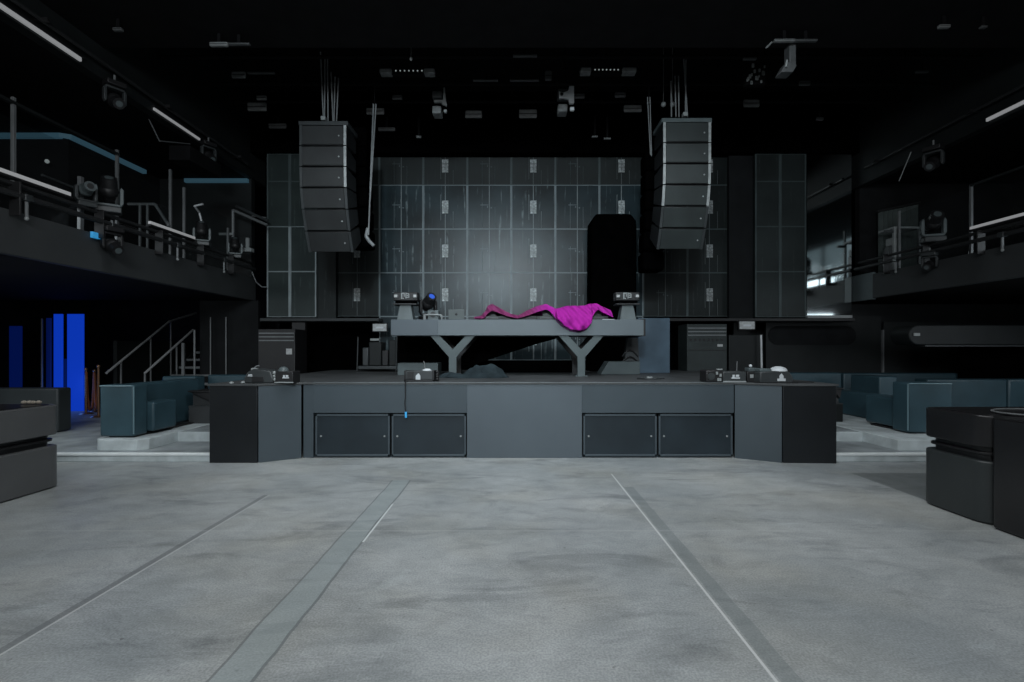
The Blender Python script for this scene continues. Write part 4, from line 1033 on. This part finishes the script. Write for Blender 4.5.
for i, (y, s_) in enumerate(((5.3, -1), (6.0, -1), (8.7, -1), (10.1, -1), (7.9, 1), (10.1, 1))):
    X = LX+.10 if s_ < 0 else RX-.10
    t = thing('pipe_clamp', 'small dark hanging clamp, number %s along the %s balcony pipe' % (['one', 'two', 'three', 'four', 'one', 'two'][i], 'left' if s_ < 0 else 'right'), 'clamp', (X, y, 3.24))
    t['label'] = ['dark clamp nearest the camera on the left balcony pipe', 'clamp left of the large moving light on the left balcony pipe', 'clamp below the short linear lamp on the left balcony', 'clamp near the left LED tower on the balcony pipe', 'pale clamp below the linear lamp of the right balcony', 'small clamp at the far end of the right balcony pipe'][i]
    MB().cyl((0, 0, -.20), (0, 0, .06), .018, n=8).build('stem', 'steel_dim', t); MB().box(-.04, .04, -.05, .05, .0, .08).build('jaw', 'gear', t, bevel=.01); MB().ball((0, 0, -.2), .024).build('knob', 'pale', t)
# chairs/rail at left balcony far end
t = thing('steel_barrier', 'low steel barrier with a sloping bar on the left balcony', 'barrier', (-6.6, 8.9, 2.9))
MB().tube([at(128, 204, 9.0), at(155, 204, 9.0), at(169, 226, 9.0)], .025).build('bar', 'steel_dim', t, world=True)
for px in (140, 147.5): MB().cyl((xa(px, 9), 9, 2.9), (xa(px, 9), 9, za(204, 9)), .022, n=8).build('post', 'steel_dim', t, world=True)
t = thing('steel_barrier', 'tall dark steel frame with a sloping rail by the left LED tower', 'barrier', at(233, 210, 11.0))
MB().tube([at(233, 258, 11.0), at(233, 210, 11.0), at(267, 225, 11.0)], .03).build('frame', 'steel_dim', t, world=True)
MB().tube([at(236, 206, 11.1), at(268, 221, 11.1)], .03).build('bar', 'gear', t, world=True)
MB().tube([at(252, 216, 11.1), at(266, 217.5, 11.1)], .012).build('bar', 'steel_dim', t, world=True)
o = MB().tube([at(219, 234, 10.9), at(233, 234, 10.97)], .03).build('steel_tube', 'pale'); tag(o, 'short pale tube left of the tall frame on the left balcony', 'tube')
t = thing('small_spotlight', 'small pale spotlight by the tall frame on the left balcony', 'spotlight', at(248, 250, 10.9))
MB().box(*sorted((xa(240, 10.9), xa(252, 10.9))), 10.85, 11.0, za(252, 10.9), za(248, 10.9)).build('base', 'pale', t, world=True, bevel=.01)
MB().cyl(at(247.5, 248, 10.9), at(247.5, 238, 10.9), .04, n=10).build('lamp', 'pale', t, world=True)
o = MB().tube([at(252, 272, 11.2), at(256, 282, 11.2), at(262, 287, 11.2), at(267, 287, 11.2)], .014).build('loose_cable', 'steel_dim'); tag(o, 'loose thin cable where the left balcony meets the LED tower', 'cable')
# thin rail into depth
o = MB().tube([at(42, 175, 7.6), at(75, 188, 8.2)], .018).build('thin_rail', 'steel_dim'); tag(o, 'thin sloping steel rail behind the left balcony glass', 'rail')
o = MB().box(*sorted((xa(77, 7.0), xa(80.5, 7.0))), 7.0, 7.06, 2.9, za(176, 7.0)).build('short_post', 'steel_dim', bevel=.004); tag(o, 'short steel post left of the large balcony moving light', 'post')

# right balcony gear
t = thing('pleated_curtain', 'grey-green pleated curtain at the back of the right balcony', 'curtain', (8.5, 11.3, 2.9))
vs = []; fs = []; n = 60
for i in range(n+1):
    xx = xa(880, 11.2)+(xa(919, 11.2)-xa(880, 11.2))*i/n; yy = 11.25+.05*math.sin(i*.9)
    vs += [(xx, yy, 2.9), (xx, yy, za(212-8*i/n, 11.2))]
for i in range(n): fs.append((2*i, 2*i+2, 2*i+3, 2*i+1))
MB().add(vs, fs).build('curtain_cloth', 'curtain', t, world=True)
MB().cyl((xa(878, 11.2), 11.22, za(211, 11.2)), (xa(921, 11.2), 11.22, za(202, 11.2)), .02, n=8).build('curtain_rod', 'truss', t, world=True)
t = thing('high_table', 'chrome framed high table on the right balcony before the curtain', 'table', (xa(905, 10.6), 10.6, 2.9))
z1 = za(228, 10.6)
MB().box(xa(892, 10.6), xa(919, 10.6), 10.55, 11.0, z1-.02, z1+.02).build('table_top', 'pale', t, world=True)
for px in (893.5, 918): MB().box(xa(px, 10.6)-.025, xa(px, 10.6)+.025, 10.55, 10.6, 2.9, z1-.02).build('leg', 'pale' if px < 900 else 'steel_dim', t, world=True)
MB().box(xa(884, 10.6), xa(893, 10.6), 10.56, 10.62, za(233, 10.6), za(230.5, 10.6)).build('side_arm', 'gear', t, world=True)
t = thing('equipment_monitor', 'small pale equipment box stacked at the end of the right balcony', 'equipment box', (xa(877, 10.7), 10.7, 2.9))
MB().box(xa(872.5, 10.7)+.35, xa(883, 10.7)+.3, 10.7, 10.9, 2.9, za(246, 10.7)).build('lower_box', 'gear', t, world=True, bevel=.01)
MB().box(xa(874, 10.7)+.35, xa(880.5, 10.7)+.33, 10.68, 10.85, za(245.5, 10.7), za(238, 10.7)).build('upper_box', 'pale', t, world=True, bevel=.01)
o = MB().tube([at(911, 152, 9.0), at(899, 181, 9.0)], .008).build('thin_wire', 'pale'); tag(o, 'thin pale slanting wire high on the right', 'wire')
# pale frame on the gloss panel corner
# wires hanging left high
t = thing('hanging_case', 'dark hanging frame with wires on the left upper wall', 'hanging frame', (LX+.2, 9.0, 4.9))
MB().box(LX+.15, LX+.5, 8.4, 9.3, 4.62, 4.86).build('case_body', 'void', t, world=True, bevel=.01)
MB().tube([at(140, 101, 8.5), at(159.5, 141, 8.5), at(190, 144, 9.3)], .010).build('wire', 'steel_dim', t, world=True)

# ------------------------------------------------------------------ ceiling rig
ZR = 6.25
for i, (Yp, nm) in enumerate(((7.5, 'nearest'), (8.3, 'second'), (9.15, 'third'), (9.8, 'farthest'))):
    t = thing('truss_pipe', 'black lighting pipe under the ceiling, %s from the camera' % nm, 'pipe', (0, Yp, ZR), 0, 'ceiling lighting pipes')
    MB().cyl((LX+.05, Yp, ZR), (RX-.05, Yp, ZR), .03, n=8).build('pipe', 'void', t, world=True)
    for xx in (-4.5, -1.5, 1.5, 4.5): MB().cyl((xx, Yp, ZR), (xx, Yp, 7.2), .01, n=6).build('hanger', 'void', t, world=True)
def hung_box(pl, pr, pt, pb, lab, m='pale', name='hanging_fixture', cat='stage light', Y=None, depth=.2):
    low = (pt+pb)/2 < 50
    if low: Y = 4.16*F/(HY-pt)
    Y = Y or min(10.4, max(7.4, (ZR-.15-H)*F/(HY-(pt+pb)/2)))
    z0, z1 = za(pb, Y), za(pt, Y)
    t = thing(name, lab, cat, (xa((pl+pr)/2, Y), Y, z0))
    w = (xa(pr, Y)-xa(pl, Y))/2
    MB().box(-w, w, 0, depth, 0, (z1-z0)).build('housing', m, t, bevel=min(.02, (z1-z0)*.2))
    MB().box(-w*.96, w*.96, -.004, 0, (z1-z0)*.4, (z1-z0)*.5).build('seam', 'black', t)
    MB().box(-.02, .02, depth*.3, depth*.6, (z1-z0), (z1-z0)+max(.02, (5.78 if low else ZR)-z1)).build('hanger_bracket', 'void', t)
    return t
M['fx'] = mat('dim fixture shell', (.17, .18, .18), .6, var=.35, vscale=8)
M['fx2'] = mat('dim fixture shell dark', (.075, .08, .082), .6, var=.35, vscale=8)
boxes = [
 (209, 227, 41.5, 45.5, 'fx', 'thin pale bar of the left hanging strip fixture, nearest row'), (227, 249, 42.5, 44, 'fx2', 'dim thin bar right of the pale bar, upper left'),
 (231, 245, 71, 77.5, 'fx', 'small slanted box hanging upper left above the left tower'), (247, 274, 71.5, 73, 'fx2', 'thin dark bar right of the small slanted box, upper left'),
 (256, 266, 95, 99.5, 'fx', 'small rounded fixture above the wide box, upper left'), (247, 266, 102, 110.5, 'fx', 'wide grey box hanging left of the left line array chains'),
 (268, 286, 123, 128, 'fx2', 'dim low box hanging just left of the left line array'),
 (392, 402, 94.5, 99, 'fx2', 'small dim box right of the hoist chains'), (366, 384, 107.5, 114, 'fx', 'grey box hanging behind the left hoist chains'),
 (378, 395, 127, 130.5, 'fx2', 'flat dim bar below the box by the hoist chains'),
 (465, 482, 110, 117.5, 'fx', 'grey box hanging left of centre, bottom row'), (519, 537, 109, 117.5, 'fx', 'grey box hanging at the centre, bottom row'),
 (624, 642, 104.5, 111.5, 'fx', 'grey box hanging left of the right hoist chains'), (615, 626, 91.5, 97, 'fx2', 'small dim box above the grey box, right of centre'),
 (574, 585, 93, 98, 'fx2', 'small greenish box right of the white bracket light'),
 (513, 537, 54, 56, 'fx2', 'thin dim bar high at the centre'), (510, 539, 79, 80.5, 'fx2', 'long thin dim bar at the centre'), (473, 498, 79, 80.5, 'fx2', 'long thin dim bar left of centre'),
 (545, 552, 70, 80, 'fx2', 'small dim clamp box just right of centre'), (744, 760, 99, 106.5, 'fx', 'pale box fixture right of the right line array'),
 (775, 795, 38.5, 41, 'fx', 'bright thin bar above the right hanging projector'), (795, 818, 38.8, 40.5, 'fx2', 'dim thin bar right of the bright one'),
 (744, 757, 57, 59, 'fx2', 'short dim bar above the sparkling fixture, right'), (800, 811, 80, 85, 'fx2', 'small dim fixture low on the right ceiling'),
 (940, 951, 24, 27, 'fx', 'small pale lamp high at the far right'), (817, 824, 117, 120, 'fx2', 'tiny hanging lamp above the right LED tower'), (917, 929, 70, 72, 'fx2', 'tiny T-shaped fixture in the dark, far right'),
 (982, 988, 25, 27, 'fx2', 'dim fixture at the upper right corner'), (416, 421, 135.5, 137.5, 'fx', 'tiny pale tag above the LED wall, left of centre'), (592, 598, 135.5, 137, 'fx', 'tiny pale tag above the LED wall, right of centre'), (604, 611, 137.5, 139, 'fx', 'second tiny pale tag above the LED wall, right of centre'),
 (112, 121, 27, 30, 'fx2', 'dim slanted fixture high above the left balcony'),
]
for b in boxes:
    d = .05
    hung_box(b[0], b[1], b[2], b[3], b[5], b[4], depth=d)
# LED battens with pin dots
for (a0, a1, b0, b1, d0, d1, y, lab) in ((380, 392, 424, 435, 396, 422, 71, 'black batten with a row of tiny lamps, left of centre'), (580, 591, 622, 636, 595, 618, 70, 'black batten with a row of tiny lamps, right of centre')):
    Y = 8.45
    t = thing('pin_lamp_batten', lab, 'light batten', (xa((a0+b1)/2, Y), Y, za(y+3, Y)))
    MB().box(xa(a0, Y), xa(b1, Y), Y, Y+.1, za(y+3, Y), za(y-1, Y)).build('batten', 'void', t, world=True)
    for (u, v) in ((a0, a1), (b0, b1)): MB().box(xa(u, Y), xa(v, Y), Y-.05, Y+.1, za(y+3.5, Y), za(y-1.5, Y)).build('end_box', 'fx', t, world=True, bevel=.02)
    m = MB()
    for k in range(7): m.ball((xa(d0+(d1-d0)*k/6, Y), Y-.01, za(y, Y)), .013, n=8, m=6)
    o = m.build('pin_lamps', 'spark', t, world=True)
    MB().cyl((xa((a0+b1)/2, Y), Y+.05, za(y, Y)), (xa((a0+b1)/2, Y), Y+.05, 7.2), .01, n=6).build('hanger', 'void', t, world=True)
# hanging moving lights with white brackets
for (pl, pr, pt, pb, lab) in ((432, 447, 88, 113, 'hanging moving light with a pale bracket, left of centre'), (558, 574, 86, 111, 'hanging moving light with a white bracket, right of centre')):
    Y = 9.2
    t = thing('hanging_moving_light', lab, 'moving light', (xa((pl+pr)/2, Y), Y, za(pb, Y))); K = Y/F
    w = (pr-pl)*K; h = (pb-pt)*K
    MB().box(-w*.5, w*.1, 0, .25, h*.0, h*.30).build('lower_head', 'fx', t, bevel=.02)
    MB().box(-w*.5, w*.15, 0, .25, h*.62, h*.9).build('upper_head', 'fx2', t, bevel=.02)
    b = MB(); 
    if pl < 500: b.prism_xz([(w*.15, h*.35), (w*.5, h*.25), (w*.42, h*.6), (w*.36, h), (w*.28, h), (w*.24, h*.55)], -.03, .03); b.box(-w*.35, w*.25, -.03, .03, h*.42, h*.5); b.box(w*.3, w*.5, -.03, .03, 0, h*.12)
    else: b.prism_xz([(w*.42, h*.28), (w*.5, h*.3), (w*.5, h), (w*.2, h), (w*.12, h*.78), (-w*.2, h*.72), (-w*.45, h*.76), (-w*.45, h*.5), (-w*.15, h*.5), (w*.15, h*.46), (w*.2, h*.28)], -.03, .03); b.box(w*.25, w*.5, -.03, .03, 0, h*.14)
    b.build('bracket', 'pale' if pl < 500 else 'white', t, bevel=.006)
    if pl > 500: MB().cyl((-w*.28, -.035, h*.63), (-w*.28, -.045, h*.63), .03, n=10).build('bolt', 'black', t)
    MB().cyl((0, .1, h*.9), (0, .1, 7.2-za(pb, Y)), .015, n=6).build('hanger', 'void', t)
# small fixtures on the ceiling
t = thing('ceiling_bracket', 'small pale bracket lamp high on the lower ceiling, centre left', 'ceiling lamp', at(383, 20, 7.0))
MB().tube([at(379, 26, 7.0), at(381, 19, 7.0), at(386, 17, 7.0), at(389, 21, 7.0)], .022).build('bracket', 'pale', t, world=True)
MB().cyl(at(383.5, 18, 7.0), at(383.5, 8, 7.0), .03, n=8).build('stem', 'gear', t, world=True)
o = MB().ball(at(411, 58.5, 7.6), .022, 1, 1, 1.6).cyl(at(411, 58.5, 7.6), at(411, 58.5, 7.6)+Vector((0, 0, 7.2-za(58.5, 7.6))), .003, n=5).build('pin_lamp', 'pale'); tag(o, 'single tiny pale lamp above the left batten', 'lamp')
for i, (px, py) in enumerate(((663.5, 104.5), (672.5, 104.5))):
    o = MB().ball(at(px, py, 9.0), .045).cyl(at(px, py, 9.0), at(px, py, 9.0)+Vector((0, 0, 7.2-za(py, 9.0))), .004, n=5).build('round_lamp', 'fx'); tag(o, ['left ball of a pair of round lamps by the right chains', 'right ball of a pair of round lamps by the right chains'][i], 'lamp')
t = thing('hanging_projector', 'tall hanging fixture with yoke below the bright thin bar, upper right', 'stage light', at(791, 74, 6.95))
MB().box(xa(789.5, 6.95), xa(796.5, 6.95), 6.95, 7.10, za(67, 6.95), za(43, 6.95)).build('arm', 'fx2', t, world=True, bevel=.015)
MB().prism_xz([(p.x, p.z) for p in (at(780, 73, 6.95), at(792, 73, 6.95), at(796, 66, 6.95), at(786, 62, 6.95))], 6.92, 7.1).build('head', 'fx2', t, world=True, bevel=.01)
MB().cyl(at(786, 67, 6.9), at(787, 60, 6.9), .012, n=6).build('clip', 'pale', t, world=True)
t = thing('sparkling_fixture', 'cluster of tiny glinting parts on a dark fixture, right of the line array', 'stage light', at(757, 72, 8.2))
m = MB().box(xa(746, 8.3), xa(766, 8.3), 8.3, 8.45, za(84, 8.3), za(64, 8.3)); m.build('housing', 'void', t, world=True, bevel=.02)
MB().cyl(at(756, 66, 8.37), at(756, 66, 8.37)+Vector((0, 0, 7.2-za(66, 8.37))), .01, n=6).build('hanger', 'void', t, world=True)
m = MB(); rr = random.Random(3)
for k in range(16): p = at(rr.uniform(747, 767), rr.uniform(65, 83), 8.28); s_ = rr.uniform(.008, .018); m.box(p.x-s_, p.x+s_, p.y-.01, p.y+.01, p.z-s_*1.8, p.z+s_*1.8)
m.build('glinting_parts', 'pale', t, world=True)
for i, q in enumerate(((769, 14, 779, 0), (807, 19, 813, 10), (766, 48, 772, 42))):
    o = MB().cyl(at(q[0], q[1], 6.9), at(q[2], q[3], 6.9), .012, n=6).build('thin_cable', 'fx'); tag(o, ['short slanting cable at the top edge, right of centre', 'short pale cable left of the upper right lamp', 'short dim cable left of the hanging projector'][i], 'cable')

# ------------------------------------------------------------------ lights
def area(name, loc, tgt, sx, sy, power, col=(1, 1, 1), spread=180):
    l = bpy.data.lights.new(name, 'AREA'); l.shape = 'RECTANGLE'; l.size = sx; l.size_y = sy; l.energy = power; l.color = col; l.spread = R(spread)
    o = bpy.data.objects.new(name, l); C.objects.link(o); o.location = loc
    o.rotation_euler = (Vector(tgt)-Vector(loc)).to_track_quat('-Z', 'Y').to_euler(); return o
area('rear_softbox', (-.4, -3.2, 4.9), (0, 7, 1.0), 6, 2.2, 430, (.93, .97, 1))
area('ceiling_softbox', (0, 3.3, 5.6), (0, 3.3, 0), 7, 3.4, 130, (.95, .98, 1), 150)
area('wall_wash', (-.7, -3.6, 5.35), (0, 11.6, 3.4), .8, .8, 62, (.72, .90, 1), 60)
area('stage_light', (0, 6.0, 5.6), (0, 8.2, 0), 7, .8, 90, (.88, .95, 1), 120)
area('left_side_light', (-7.6, 6.2, 2.55), (-7.3, 8.5, 0), 3, 3, 75, (.88, .95, 1), 160)
area('right_side_light', (8.9, 6.2, 2.55), (7.6, 8.5, 0), 2.4, 3, 75, (.85, .93, 1), 160)
l = bpy.data.lights.new('blue_glow', 'POINT'); l.energy = 7; l.color = (.05, .2, 1); l.shadow_soft_size = .3
o = bpy.data.objects.new('blue_glow', l); C.objects.link(o); o.location = (-9.8, 11.2, .7)

w = bpy.data.worlds.new('world'); bpy.context.scene.world = w; w.use_nodes = True
w.node_tree.nodes['Background'].inputs[0].default_value = (.02, .022, .024, 1); w.node_tree.nodes['Background'].inputs[1].default_value = 1.

# ------------------------------------------------------------------ camera
cd = bpy.data.cameras.new('camera'); cam = bpy.data.objects.new('camera', cd); C.objects.link(cam)
cam.location = (0, 0, H); cam.rotation_euler = (R(90), 0, 0)
cd.sensor_width = 36; cd.lens = 18.0; cd.clip_start = .05
cd.shift_x = -(CX-512)/1024; cd.shift_y = (HY-341)/1024
bpy.context.scene.camera = cam
sc = bpy.context.scene
sc.view_settings.view_transform = 'Standard'; sc.view_settings.look = 'None'; sc.view_settings.exposure = 0; sc.view_settings.gamma = 1
